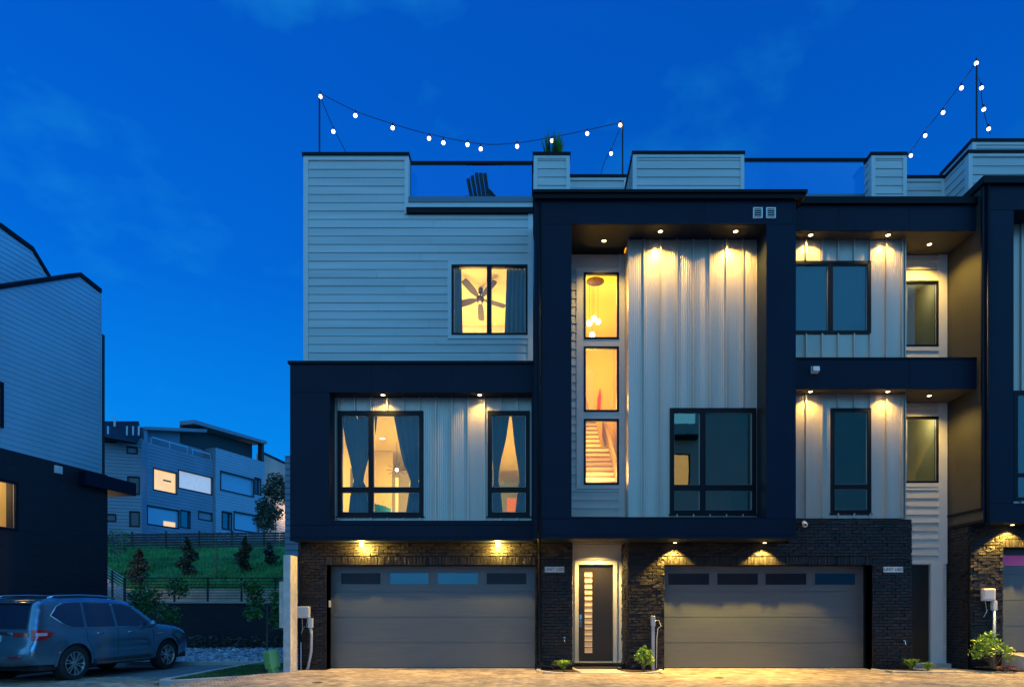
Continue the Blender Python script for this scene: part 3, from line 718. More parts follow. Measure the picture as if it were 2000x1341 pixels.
# roof level of the middle house
def parapet(parent, x0, x1, y0, z0, z1, depth=.2, side=None, cap=.075, lab=None):
    F = Fr(0, y0); mb = MB(); mb.fbox(F, x0, x1, -depth, -.003, z0, z1)
    if side: mb.fbox(Fr(x0, y0, -90), -side, -.2, -.2, -.003, z0, z1)
    o = mb.build('parapet', M['siding'], parent)
    mb = MB(); siding(mb, F, x0+.08, x1-.08, z0, z1-.07, [])
    if side: siding(mb, Fr(x0, y0, -90), -side, -.08, z0, z1, [])
    mb.build('siding_boards', M['siding'], o)
    mb = MB(); mb.fbox(F, x0-.015, x0+.08, -.12, .034, z0, z1); mb.fbox(F, x1-.08, x1+.01, -.12, .034, z0, z1); mb.fbox(F, x0+.08, x1-.08, 0, .032, z1-.07, z1)
    mb.build('trim_boards', M['trim'], o)
    mb = MB(); mb.box(x0-.04, x1+.03, y0-.05, y0+depth+.03, z1, z1+cap)
    if side: mb.box(x0-.04, x0+.23, y0+depth+.03, y0+side, z1, z1+cap)
    mb.build('parapet_cap', M['flash'], o); return o
Yp = 16.3
parapet(TM, PX(1043.5, Yp), PX(1112, Yp), Yp, 11.2, PZ(305, Yp), .6)
parapet(TM, PX(1108, 17.7), PX(1224, 17.7), 17.7, 11.2, PZ(348, 17.7), .2)
parapet(TM, PX(1237, Yp), PX(1452, Yp), Yp, 11.2, PZ(303, Yp), .2, side=1.4)
parapet(TM, PX(1702, Yp), PX(1769, Yp), Yp, 11.2, PZ(305, Yp), .2, side=.32)
parapet(TM, PX(1760, 16.8), 10.27, 16.83, 11.0, PZ(350, 16.83), .2)
MB().box(fx0+.1, 10.2, 16.9, 27, 11.2, 11.5).build('roof_deck', M['concrete'], TM)
MB().box(PX(1440, 16.7), PX(1710, 16.7), 16.66, 16.74, 11.5, PZ(380.5, 16.7)).build('railing_kerb', pmat('blue_grey_kerb', (.10, .17, .23), .5), TM)
mb = MB(); mb.box(PX(1450, 16.7), PX(1698, 16.7), 16.67, 16.73, PZ(316, 16.7), PZ(310, 16.7))
rl = mb.build('roof_railing', M['flash'], TM)
mb = MB(); xs = [PX(a, 16.7) for a in (1453, 1533, 1613, 1696)]
for a, b in zip(xs, xs[1:]): mb.box(a+.006, b-.006, 16.695, 16.705, PZ(381, 16.7), PZ(316.5, 16.7))
mb.build('railing_glass', M['railglass'], rl)
mb = MB(); mb.box(2.75, 2.85, 16.4, 26.9, 0, 11.2); mb.box(-.1, 10.2, 26.9, 27, 0, 11.2); mb.box(2.85, 10.2, 19.4, 19.5, 3, 11.2); mb.build('party_wall', M['dark'], TM)
# wall vents in pairs and small fittings
for a, b in ((1470, 1488.5), (1495.5, 1514)):
    mb = MB(); x0, x1, z0, z1 = PX(a, Yf), PX(b, Yf), PZ(427.5, Yf), PZ(407, Yf)
    mb.fbox(Ff, x0, x0+.025, .012, .045, z0, z1); mb.fbox(Ff, x1-.025, x1, .012, .045, z0, z1); mb.fbox(Ff, x0+.025, x1-.025, .012, .044, z0, z0+.02); mb.fbox(Ff, x0+.025, x1-.025, .012, .044, z1-.02, z1)
    for i in range(4):
        zz = z0+.045+i*.045; mb.add([Ff.p(x0+.02, .045, zz-.012), Ff.p(x1-.02, .045, zz-.012), Ff.p(x1-.02, .016, zz+.02), Ff.p(x0+.02, .016, zz+.02)], [(0,1,2,3)])
    mb.build('wall_vent', M['white'], TM)
mb = MB(); x0 = PX(1583, YF); x1 = PX(1598, YF); z0, z1 = PZ(730, YF), PZ(716, YF)
mb.fbox(FF, x0, x0+.012, .012, .03, z0, z1); mb.prism(Fr(x0+.012, YF, 90), [(-.012, z0), (-.14, z0+.03), (-.12, z1-.03), (-.012, z1)][::-1], 0, .15)
mb.build('wall_vent', M['white'], TM)
# down pipes
def downpipe(parent, pts, r=.035):
    mb = MB(); mb.tube(pts, r, 10); return mb.build('downpipe', M['flash'], parent, smooth=True)
downpipe(TM, [(.035, 14.95, fz1-.02), (.035, 14.95, 3.1), (.04, 15.1, 2.95), (.045, 15.85, 2.85), (.05, 15.93, 2.7), (.05, 15.93, .22), (.10, 15.85, .12), (.36, 15.72, .05)])

# ================================================================== RIGHT TOWNHOUSE
TR = thing('townhouse', (13, 16, 0), 'right townhouse at the photo edge with olive lit side wall and raised driveway', 'house')
X0 = 10.29; Yg = 15.38; Fg = Fr(0, Yg); H = .41
tz0, tz1 = 3.45, PZ(362, Yg); XE = 16.5
o0, oz0, oz1 = PX(1979, Yg), PZ(985, Yg), PZ(410, Yg)
oz0 = PZ(982, Yg)
body = MB()
for a, b, c, d in rects_minus(X0+.02, XE, tz0, tz1, [(o0, XE-.5, oz0, oz1)]): body.box(a, b, Yg+.013, 16.0, c, d)
bo = body.build('tall_frame', M['navy'], TR)
mb, mj = MB(), MB()
panels(mb, mj, Fg, X0+.02, XE, oz1, tz1, [PX(1931, Yg)]); panels(mb, mj, Fg, X0+.02, o0, oz0, oz1-.012, [PX(1931, Yg)])
panels(mb, mj, Fg, X0+.02, XE, tz0, oz0-.012, [PX(1931, Yg)])
mj.build('joint_backing', M['joint'], bo); mb.build('cladding', M['navy'], bo)
MB().box(X0-.05, XE, Yg-.10, 16.3, tz1, PZ(348, Yg)).build('frame_cap', M['flash'], TR)
Yh = 15.95; Fh = Fr(0, Yh)
WH = (PX(1979, Yh), PX(1979, Yh)+2.1, PZ(978, Yh), PZ(763, Yh))
mb = MB(); backing(mb, Fh, o0, XE-.5, oz0, oz1, [WH], -.05, -.003); mw = mb.build('metal_wall', M['metal'], TR)
mb = MB(); ribmetal(mb, Fh, o0, XE-.5, oz0, oz1, [WH], off=.2); mb.build('ribbed_sheet', M['metal'], mw)
window(TR, Fh, *WH, 0, [WH[0]+1.4], [PZ(927, Yh)], fw=.09, glass='lowe')
room(TR, WH[0]-.1, WH[1]+.1, Yh+.06, 18.4, WH[2]-.2, WH[3]+.1, 'dark', 'dark_room')
# side wall (faces left)
FsR = Fr(X0, 26.9, -90); uf = 26.9-Yg
mb = MB(); mb.fbox(FsR, 26.9-16.9, uf, -.1, 0, tz0, tz1); mb.build('side_wall', pmat('dark_render', (.036, .034, .028), .6, var=.14, vscale=1.5, bump=.25, bscale=14), TR)
MB().fbox(FsR, 0, 26.9-16.9, -.1, -.02, 0, 11.2).build('rear_side_wall', M['siding'], TR)
mb = MB(); mb.fbox(FsR, 26.9-16.8, uf-.0, .0, .03, tz0+.30, tz0+.35); mb.fbox(FsR, 26.9-16.8, uf, 0, .02, tz0, tz0+.07); mb.fbox(FsR, uf-.05, uf, .0, .02, tz0+.35, tz1); mb.build('side_trim', M['flash'], TR)
# brick
rg0, rgz = PX(1958, 15.9), 2.93; F159 = Fr(0, 15.9); Fbs = Fr(X0+.02, 17.0, -90)
mb = MB(); backing(mb, F159, X0+.02, XE, .0, 3.45, [(rg0, XE-.4, 0, rgz)], -.3, -.004); mb.fbox(Fbs, .1, 1.09, -.2, -.004, 0, 3.45)
bw = mb.build('brick_wall', M['mortar'], TR)
mb = MB(); bricks(mb, F159, X0+.02, XE, .0, 3.45, [(rg0, XE-.4, 0, rgz)], [(rg0, XE-.4, rgz, rgz+.205)]); bricks(mb, Fbs, 0, 1.10, 0, 3.45, amp=1.2)
mb.build('bricks', M['brick'], bw)
g = garage_door(TR, rg0, XE-.4, H, rgz, 16.25, [(rg0+3.5, rg0+4, 2.5, 2.7)])
MB().fbox(Fr(0, 16.25), rg0, XE-.4, .004, .02, PZ(1104, 16.25), PZ(1084, 16.25)).build('pink_strip', M['pink'], g, label='bright pink band across the top of the garage door')
MB().fbox(Fr(0, 16.25), rg0, XE-.4, .0, .018, PZ(1083.9, 16.25), rgz-.03).build('dark_strip', M['door'], g)
MB().box(rg0-.2, XE, 16.32, 16.5, 0, 3.4).build('garage_wall', M['dark'], TR)
soffit_light(TR, PX(1976, 15.72), 15.70, 3.45, 220, 110, .35, flood=600)
downpipe(TR, [(X0+.09, Yg-.05, tz1-.02), (X0+.09, Yg-.05, 3.42), (X0+.06, Yg+.02, 3.25), (X0-.02, 15.72, 3.08), (X0-.02, 15.84, 2.95), (X0-.02, 15.84, .05)])
# roof steps
parapet(TR, X0+.0, PX(1925, 15.9)+4, 15.9, 11.0, PZ(301, 15.9), .2, side=.95)
o = parapet(TR, PX(1906, 16.0), 16, 16.14, 12.2, PZ(268, 15.95), .2, side=1.25)
mb = MB(); mb.box(X0+.1, XE, 26.8, 26.9, 0, 11.3); mb.box(X0+.1, XE, 17.0, 26.9, 11.2, 11.5); mb.build('roof_deck', M['concrete'], TR)

# ================================================================== GROUND
def sm(t): t = max(0, min(1, t)); return t*t*(3-2*t)
def zg(x, y): return -.16*sm((-5.6-x)/2.6) + (.0 if x < 9 else 0)
def hill_z(x, y):
    pts = [(26.9, -.2), (27.0, 1.72), (29.3, 1.74), (29.45, 2.30), (31, 2.6), (36, 3.9), (42, 5.15), (48, 6.2), (58, 7.4), (80, 9), (140, 10), (400, 10)]
    for (a, b), (c, d) in zip(pts, pts[1:]):
        if y <= c: return b+(d-b)*max(0, (y-a))/(c-a)
    return 10
MB().box(-600, 600, -300, 900, -3, -.6).build('ground', M['soil'], kind='structure', loc=(0,0,-.6))
mb = MB()
def sheet(x0, x1, y0, y1, nx, ny, f):
    mb = MB(); vs = [(x0+(x1-x0)*i/nx, y0+(y1-y0)*j/ny) for j in range(ny+1) for i in range(nx+1)]
    return mb.add([(x, y, f(x, y)) for x, y in vs], [(j*(nx+1)+i, j*(nx+1)+i+1, (j+1)*(nx+1)+i+1, (j+1)*(nx+1)+i) for j in range(ny) for i in range(nx)])
sheet(-40, 24, -12, 20.2, 128, 40, lambda x, y: zg(x, y)-.035).build('road', M['asphalt'], kind='structure', smooth=True)
# herringbone paving, one raised block each
mb = MB(); W_ = .102; g = .005; rr_ = random.Random(3)
c45 = math.sqrt(.5)
for ix in range(-260, 260):
    for iy in range(-40, 380):
        k = (ix-iy) % 4
        if k not in (0, 3): continue
        cx, cy = (ix+1, iy+.5) if k == 0 else (ix+.5, iy+1)
        X, Yy = (cx-cy)*c45*W_, (cx+cy)*c45*W_
        if not (-16 < X < 14.5 and 11.6 < Yy < 17.3): continue
        lim = 16.22
        if X < -6.0: lim = 15.9
        if 0 < X < 2.9: lim = 15.45 - .0
        if X > 8.1: lim = 15.25 - (X-8.1)*.02
        if 0.15 < X < 2.85: lim = 15.02
        if Yy > lim: continue
        if X < -5.75 and X > -8.3 and Yy > 14.2 + max(0, (X+8.0))*.78 - .12: continue
        hl, hw = (W_-g/2, W_/2-g/2)
        dx, dy = ((hl, hw) if k == 0 else (hw, hl))
        z = zg(X, Yy) + rr_.uniform(-.0018, .0018); tx, ty = rr_.uniform(-.012, .012), rr_.uniform(-.012, .012)
        vs = []
        for zz, s_ in ((-.03, 1.0), (-.004, 1.0), (0, .95)):
            for a, b in ((-1,-1),(1,-1),(1,1),(-1,1)):
                lx, ly = a*dx*s_, b*dy*s_
                vs.append(((cx*W_+lx-cy*W_-ly)*c45, (cx*W_+lx+cy*W_+ly)*c45, z+zz+tx*lx+ty*ly))
        mb.add(vs, [(0,1,5,4),(1,2,6,5),(2,3,7,6),(3,0,4,7),(4,5,9,8),(5,6,10,9),(6,7,11,10),(7,4,8,11),(8,9,10,11)])
paver = M['paver']
mb.build('driveway_paving', paver, kind='structure')
MB().box(gx0-.05, gx1+.02, 16.22, 16.4, -.1, .006).build('garage_threshold', M['concrete'], kind='structure')
MB().box(g2a-.05, g2b+.02, 16.22, 16.4, -.1, .006).build('garage_threshold', M['concrete'], kind='structure')
# kerb along the planted edge by the first entry, path and beds
def ribbon(pts, w_, z0, z1, name, mat, kind='structure', n=1, bevel=.012):
    mb = MB(); P = [Vector((p[0], p[1], 0)) for p in pts]; L_, Rr = [], []
    for i, p in enumerate(P):
        t = (P[min(i+1, len(P)-1)]-P[max(i-1, 0)]).normalized(); nn = Vector((-t.y, t.x, 0))*w_/2
        L_.append(p+nn); Rr.append(p-nn)
    vs = [];
    for a, b, p in zip(L_, Rr, pts):
        zz = p[2] if len(p) > 2 else 0
        vs += [(a.x,a.y,z0+zz),(b.x,b.y,z0+zz),(b.x,b.y,z1+zz),(a.x,a.y,z1+zz)]
    fs = []
    for i in range(len(P)-1):
        for k in range(4): fs.append((i*4+k, (i+1)*4+k, (i+1)*4+(k+1) % 4, i*4+(k+1) % 4))
    m = len(P)-1; fs += [(3,2,1,0), (m*4, m*4+1, m*4+2, m*4+3)]
    mb.add(vs, fs); return mb.build(name, M[mat], kind=kind, bevel=bevel)
def smooth_pts(pts, n=6):
    out_ = []
    for i in range(len(pts)-1):
        p0, p1, p2, p3 = pts[max(i-1, 0)], pts[i], pts[i+1], pts[min(i+2, len(pts)-1)]
        for k in range(n):
            t = k/n; out_.append(tuple(.5*((2*b)+(-a+c)*t+(2*a-5*b+4*c-d)*t*t+(-a+3*b-3*c+d)*t**3) for a, b, c, d in zip(p0, p1, p2, p3)))
    return out_ + [tuple(pts[-1])]
ribbon(smooth_pts([(.02, 15.95), (.10, 15.6), (.45, 15.22), (1.0, 15.03), (1.9, 15.02), (2.5, 15.2), (2.85, 15.6), (3.0, 16.2)]), .09, -.1, .018, 'kerb', 'curb')
MB().add([(.06,16.1,.004),(.18,15.6,.004),(.5,15.3,.004),(1.0,15.1,.004),(1.15,15.1,.004),(1.15,16.1,.004)],[(0,1,2,3,4,5)]).build('planting_bed', M['mulch'], kind='structure')
MB().add([(2.0,16.1,.004),(1.9,15.1,.004),(2.45,15.26,.004),(2.8,15.65,.004),(2.92,16.1,.004)],[(0,1,2,3,4)]).build('planting_bed', M['mulch'], kind='structure')
MB().prism(Fr(0,0,0), [], 0, 0) if False else None
mb = MB(); pts = [(.85,16.62),(.86,16.0),(1.02,15.09),(2.10,15.09),(1.95,15.5),(1.9,16.0),(2.1,16.62)]
mb.add([(x,y,.016) for x,y in pts]+[(x,y,-.08) for x,y in pts], [tuple(range(7))]+[(i,7+i,7+(i+1)%7,(i+1)%7) for i in range(7)]).build('entry_path', M['concrete'], kind='structure')
# right side bed and path
mb = MB(); pts = [(8.2,15.3),(10.9,15.15),(12.2,15.3),(12.2,15.9),(10.2,15.95),(10.2,16.7),(8.85,16.7),(8.4,15.9)]
mb.add([(x,y,.014) for x,y in pts]+[(x,y,-.08) for x,y in pts], [tuple(range(8))]+[(i,8+i,8+(i+1)%8,(i+1)%8) for i in range(8)]).build('side_path', pmat('path_concrete', (.40, .33, .24), .85, var=.15, vscale=5, bump=.3, bscale=60), kind='structure')
MB().add([(8.1,16.0,.020),(8.15,15.55,.020),(9.25,15.5,.020),(9.0,16.0,.020)],[(0,1,2,3)]).build('planting_bed', M['mulch'], kind='structure')
ribbon(smooth_pts([(8.06,16.0),(8.2,15.62),(8.8,15.40),(9.6,15.34)]), .07, -.1, .026, 'kerb', 'curb')
# raised driveway and bed of the right house
mb = MB(); mb.add([(10.3,15.95,.10),(10.35,15.45,.08),(11.2,15.3,.05),(11.35,15.95,.12)],[(0,1,2,3)]).build('planting_bed', M['mulch'], kind='structure')
mb = MB()
for i in range(8):
    t0, t1 = i/8, (i+1)/8
mb.add([(11.1,16.3,.40),(11.3,15.4,.36),(11.9,14.4,.10),(12.6,13.6,-.02),(17,13.6,-.02),(17,16.3,.40)],[(0,1,2,3,4,5)])
mb.build('raised_driveway', paver, kind='structure')
ribbon(smooth_pts([(11.1,16.05,.40),(11.2,15.6,.37),(11.4,15.1,.28),(11.75,14.6,.14),(12.3,14.0,.03)]), .12, -.5, .03, 'kerb', 'curb')
# grass island with kerb
isl = [(-5.85,16.0),(-6.5,15.62),(-7.2,14.98),(-7.75,14.52),(-8.05,14.42),(-8.2,14.6),(-8.22,15.3),(-8.2,17.0),(-8.1,19.6)]
ribbon(smooth_pts(isl, 8), .14, -.25, -.075, 'kerb', 'curb')
sheet(-8.15, -5.8, 14.4, 19.6, 24, 52, lambda x, y: -.115+.02*math.sin(x*3)*math.cos(y*2) if y > 14.5+max(0,(x+8.0))*.72 else -.24).build('lawn', M['hill'], kind='structure')
mb = MB(); rg = random.Random(5)
for i in range(9000):
    x, y = rg.uniform(-8.1, -5.8), rg.uniform(14.4, 18.6)
    if y < 14.62+max(0, (x+8.0))*.74: continue
    h = rg.uniform(.03, .075); a = rg.uniform(0, 6.28); b = rg.uniform(.004, .008); lx, ly = rg.uniform(-.03,.03), rg.uniform(-.03,.03)
    z = -.11
    mb.add([(x-b*math.cos(a), y-b*math.sin(a), z), (x+b*math.cos(a), y+b*math.sin(a), z), (x+lx, y+ly, z+h)], [(0,1,2)])
mb.build('grass', M['grass'], label='short lawn grass on the kerbed island beside the left garage', cat='grass', kind='stuff')
# small round drain covers in the paving
for px_, py_, lab in ((1405, 1323, 'small dark drain cover in the paving before the right-hand double garage'), (620, 1332, 'small dark drain cover in the paving before the blue-lit left garage')):
    yy = CAMZ*FP/(py_-HOR)
    MB().lathe((PX(px_, yy), yy, -.01), [(.10, .0), (.10, .016), (.08, .018), (.075, .013), (1e-4, .013)], 20).build('drain_cover', M['flash'], label=lab, cat='drain cover', group='drain covers in the paving')
# rocks behind the road
ribbon([(-16, 19.75), (-12, 19.7), (-8.1, 19.7)], .14, -.3, -.08, 'kerb', 'curb')
mb = MB(); rg = random.Random(11)
for i in range(3600):
    x, y = rg.uniform(-15.5, -7.0), 19.85 + 7.0*rg.random()**1.3
    r = rg.uniform(.05, .11); c = Vector((x, y, -.15+rg.uniform(0, .07)))
    vs = [c + Vector((math.cos(q)*r*rg.uniform(.7,1.2), math.sin(q)*r*rg.uniform(.7,1.2), rg.uniform(-.02,.02))) for q in [k*math.pi/3 for k in range(6)]]
    vs.append(c+Vector((rg.uniform(-.02,.02), rg.uniform(-.02,.02), r*rg.uniform(.5,.9))))
    mb.add(vs, [(k, (k+1)%6, 6) for k in range(6)])
mb.build('river_rocks', M['rock'], label='grey river rocks filling the bed below the dark retaining wall', cat='rocks', kind='stuff')
# hillside
hz = MB(); ys = [29.45,30,31,33,36,39,42,45,48,53,58,66,80,140,400]; xs = [-200,-90,-60,-45,-36,-30,-26,-22,-18,-14,-10,-6,0,30]
hz.add([(x, y, hill_z(x, y)+(.18*noise.noise(Vector((x*.3, y*.3, 0))) if y < 60 and y > 29.5 else 0)) for y in ys for x in xs], [(j*len(xs)+i, j*len(xs)+i+1, (j+1)*len(xs)+i+1, (j+1)*len(xs)+i) for j in range(len(ys)-1) for i in range(len(xs)-1)])
hz.build('hillside', M['hill'], kind='structure', smooth=True)
mb = MB(); rg = random.Random(15)
for i in range(16000):
    y = 29.5+13.5*rg.random()**1.1; x = rg.uniform(-.66*y, -.33*y)
    h = rg.uniform(.10, .30); a = rg.uniform(0, 6.28); b = rg.uniform(.015, .04); z = hill_z(x, y)+.0
    mb.add([(x-b*math.cos(a), y-b*math.sin(a), z), (x+b*math.cos(a), y+b*math.sin(a), z), (x+rg.uniform(-.12,.12), y+rg.uniform(-.1,.1), z+h)], [(0,1,2)])
mb.build('hillside_grass', pmat('hill_blades', (.05, .24, .06), .85, var=.7, vscale=.5), label='uneven green grass covering the hillside below the dark fence', cat='grass', kind='stuff')
MB().box(-30, -5.9, 27.0, 29.3, -.3, 1.745).build('terrace_walkway', M['concrete'], kind='structure')
rw_ = MB().box(-30, -5.9, 26.75, 27.0, -.3, 1.70).build('retaining_wall', M['blackwall'], label='long black retaining wall behind the river rocks, below the railing', cat='retaining wall')
MB().box(-30, -5.9, 26.70, 27.04, 1.70, 1.77).build('coping', M['concrete'], rw_)
MB().box(-30, -5.9, 29.3, 29.5, 1.745, 2.36).build('terrace_wall', pmat('tan_block', (.40, .33, .25), .9, var=.25, vscale=1.6, bump=.5, bscale=12), label='low pale block wall at the foot of the grassy hill behind the railing', cat='retaining wall')
light('POINT', (PX(215, 28.3), 28.2, 3.4), 45, (1, .62, .30), None, .2, name='walkway_glow')
# railing
ra_ = thing('railing', (PX(400, 27), 27, 1.77), 'black horizontal bar railing running along the top of the retaining wall', 'railing')
xs_ = [PX(a, 26.9) for a in (244, 275, 341, 406, 472, 538)]
for x in xs_: MB().box(x-.03, x+.03, 26.86, 26.92, 1.77, 2.72).build('post', M['wire'], ra_)
mb = MB(); mb.box(xs_[0], xs_[-1]+.6, 26.85, 26.93, 2.70, 2.74)
for i in range(7): mb.box(xs_[0], xs_[-1]+.6, 26.875, 26.905, 1.88+i*.115, 1.905+i*.115)
mb.build('rail_bars', M['wire'], ra_)
rs = thing('stair_railing', (PX(225, 27.1), 27.1, 1.77), 'sloping stair railing with pale parallel bars rising beside the black wall', 'railing')
mb = MB(); xa, xb = PX(243, 27.1), PX(196, 27.1)
for i in range(8):
    z = 1.9+i*.12; mb.tube([(xa, 27.1, z-.0), (xb, 27.1, z+.60)], .016, 6)
mb.build('rail_bars', M['steelgrey'], rs)
for k in (0, .5, 1): MB().box(xa+(xb-xa)*k-.03, xa+(xb-xa)*k+.03, 27.07, 27.13, 1.5, 2.75+.6*k).build('post', M['wire'], rs)
st = MB()
for i in range(6): st.box(xa-.32*(i+1), xa-.32*i, 27.3, 28.6, 1.6, 1.77+.16*(i+1))
st.build('garden_steps', M['concrete'], kind='structure')
# fence on the hill
def hit(F, px, py):
    k = (px-VPX)/FP; s = (k*F.o[1]-F.o[0])/(F.u[0]-k*F.u[1]); Yy = F.o[1]+F.u[1]*s
    return s, PZ(py, Yy)
fn = thing('fence', (-19, 43, 5.2), 'dark horizontal board fence crossing the top of the grassy hill', 'fence')
FN = Fr(PX(190, 42.5), 42.5, 12)
def fz(s): return hill_z(0, FN.o[1]+FN.u[1]*s)-.02
mb = MB()
L_ = 17
for i in range(6):
    for j in range(17):
        a, b = j*1.0, j*1.0+.98
        mb.add([FN.p(a,0,fz(a)+.05+i*.17), FN.p(b,0,fz(b)+.05+i*.17), FN.p(b,0,fz(b)+.19+i*.17), FN.p(a,0,fz(a)+.19+i*.17)], [(0,1,2,3)])
o = mb.build('fence_boards', pmat('dark_fence_wood', (.035, .032, .035), .8, var=.3), fn); s_ = o.modifiers.new('t', 'SOLIDIFY'); s_.thickness = .03
for j in range(0, 18, 2): MB().fbox(FN, j-.06, j+.06, -.1, 0, fz(j)-.3, fz(j)+1.2).build('post', M['wood'], fn)

# ================================================================== LEFT HOUSE
TH = thing('townhouse', (-15, 17, 0), 'townhouse at the left edge with sky-tinted grey siding over a black brick base and lit window', 'house')
FL = Fr(-13.17, 16.3, 82)
def clip(poly, z, keep_above):
    out_ = []
    for (a, b), (c, d) in zip(poly, poly[1:]+poly[:1]):
        ia = (b >= z) == keep_above or abs(b-z) < 1e-9; ic = (d >= z) == keep_above or abs(d-z) < 1e-9
        if ia: out_.append((a, b))
        if ia != ic and abs(d-b) > 1e-9:
            t = (z-b)/(d-b); out_.append((a+(c-a)*t, z))
    return out_
def siding_poly(mb, F, poly, pitch=.14, lip=.015, d=0):
    z0 = min(p[1] for p in poly); z1 = max(p[1] for p in poly); z = z0
    while z < z1-1e-4:
        q = clip(clip(poly, z+.001, True), min(z+pitch, z1)-.0005, False)
        if len(q) > 2:
            mb.add([F.p(u, d+.002+lip*(1-(zz-z)/pitch), zz) for u, zz in q], [tuple(range(len(q)))])
            lo = sorted([p for p in q if abs(p[1]-z-.001) < 1e-4])
            if len(lo) >= 2:
                a, b = lo[0][0], lo[-1][0]; mb.add([F.p(a,d,z), F.p(b,d,z), F.p(b,d+.002+lip,z+.001), F.p(a,d+.002+lip,z+.001)], [(0,1,2,3)])
        z += pitch
def cap_line(parent, F, pts, th=.14, d0=-.3, d1=.06, mat='flash'):
    mb = MB()
    for (a, b), (c, d) in zip(pts, pts[1:]): mb.prism(F, [(a, b-.02), (c, d-.02), (c, d+th), (a, b+th)], d0, d1)
    return mb.build('roof_edge', M[mat], parent)
sB, zB = hit(FL, 195.5, 571); sR, zR = hit(FL, 155, 539); s0_, z0_ = hit(FL, 0, 563)
sl = (zR-z0_)/(sR-s0_)
zb5 = 5.39
topl = [(s0_-1.6, z0_-1.6*sl), (sR, zR), (sB, zB)]
poly = [(-7, zb5), (sB, zb5), (sB, zB), (sR, zR), (s0_-1.6, z0_-1.6*sl), (-7, z0_-1.6*sl)]
# window partly in frame on the upper wall
wu0 = hit(FL, 3.5, 745)[0]; wuz1 = hit(FL, 0, 746)[1]; wuz0 = hit(FL, 0, 835)[1]
mb = MB(); mb.prism(FL, poly, -.2, 0); uw = mb.build('upper_wall', M['siding'], TH)
sd2 = pmat('sky_tinted_siding', (.26, .46, .56), .6, var=.06, vscale=1.0)  # same grey siding, with the blue of the sky put into its colour
mb = MB(); siding_poly(mb, FL, poly); mb.build('siding_boards', sd2, uw)
MB().fbox(FL, sB-.02, sB+.03, -.2, .035, zb5, zB).build('corner_board', sd2, uw)
cap_line(TH, FL, [(-7, z0_-1.6*sl)]+topl, th=.10)
window(TH, FL, wu0-1.2, wu0, wuz0, wuz1, .03, fw=.06, glass='lowe')
FL2 = Fr(-13.17-1.0*FL.n[0], 16.3-1.0*FL.n[1], 82)
q = [hit(FL2, 0, 444), hit(FL2, 62, 489), hit(FL2, 96, 545)]
poly2 = [(-8, 8), (q[2][0]+.5, 8), (q[2][0]+.5, q[2][1]-.6), q[2], q[1], q[0], (q[0][0]-6, q[0][1]+.1)]
mb = MB(); mb.prism(FL2, poly2, -.2, 0); w2_ = mb.build('rear_upper_wall', M['siding'], TH)
mb = MB(); siding_poly(mb, FL2, poly2); mb.build('siding_boards', sd2, w2_)
cap_line(TH, FL2, [(q[0][0]-6, q[0][1]+.1), q[0], q[1], q[2]], th=.10)
# dark base
sE = hit(FL, 206, 1100)[0]
wl = (hit(FL, 0, 1000)[0]-1.5, hit(FL, 29, 1000)[0], hit(FL, 14, 1035)[1], hit(FL, 14, 938)[1])
mb = MB()
for a, b, c, d in rects_minus(-7, sE, -.3, zb5, [wl]): mb.fbox(FL, a, b, -.25, .07, c, d)
mb.build('brick_base', M['blackwall'], TH)
mb = MB(); mb.box(-19, FL.p(sE,0,0)[0]-.02, FL.p(sE,0,0)[1]-.1, FL.p(sE,0,0)[1]+.0, -.3, 9.5); mb.build('end_wall', M['blackwall'], TH)
window(TH, FL, *wl, .06, fw=.06)
a_, b_ = FL.p(wl[0], 0, 0), FL.p(wl[1], 0, 0)
mb = MB(); F5 = FL
mb.fbox(FL, wl[0]-.8, wl[1]+.3, -2.6, -2.5, wl[2]-.6, wl[3]+.4); mb.fbox(FL, wl[0]-.8, wl[1]+.3, -2.5, -.26, wl[3]+.3, wl[3]+.4); mb.fbox(FL, wl[0]-.8, wl[1]+.3, -2.5, -.26, wl[2]-.6, wl[2]-.5)
mb.fbox(FL, wl[1]+.2, wl[1]+.3, -2.5, -.26, wl[2]-.5, wl[3]+.3); mb.fbox(FL, wl[0]-.8, wl[0]-.7, -2.5, -.26, wl[2]-.5, wl[3]+.3)
mb.build('room', M['cream'], TH)
c_ = FL.p(wl[1]-.6, -1.3, wl[3]+.0); light('POINT', c_, 34, (1, .62, .22), TH, .15)
s1_ = hit(FL, 150, 930)[0]; s2_ = hit(FL, 250, 950)[0]
MB().fbox(FL, s1_, s2_, -1.6, .28, 4.92, 5.31).build('canopy', M['navy'], TH)
mb = MB(); x0_, z1_ = hit(FL, 101, 908); mb.fbox(FL, x0_, x0_+.22, .07, .12, z1_-.2, z1_)
for i in range(3): mb.fbox(FL, x0_+.02, x0_+.2, .12, .135, z1_-.17+i*.055, z1_-.145+i*.055)
mb.build('wall_vent', M['white'], TH)
MB().fbox(FL, -7, sB, -6, -.3, 8.2, 8.4).build('roof', M['flash'], TH)

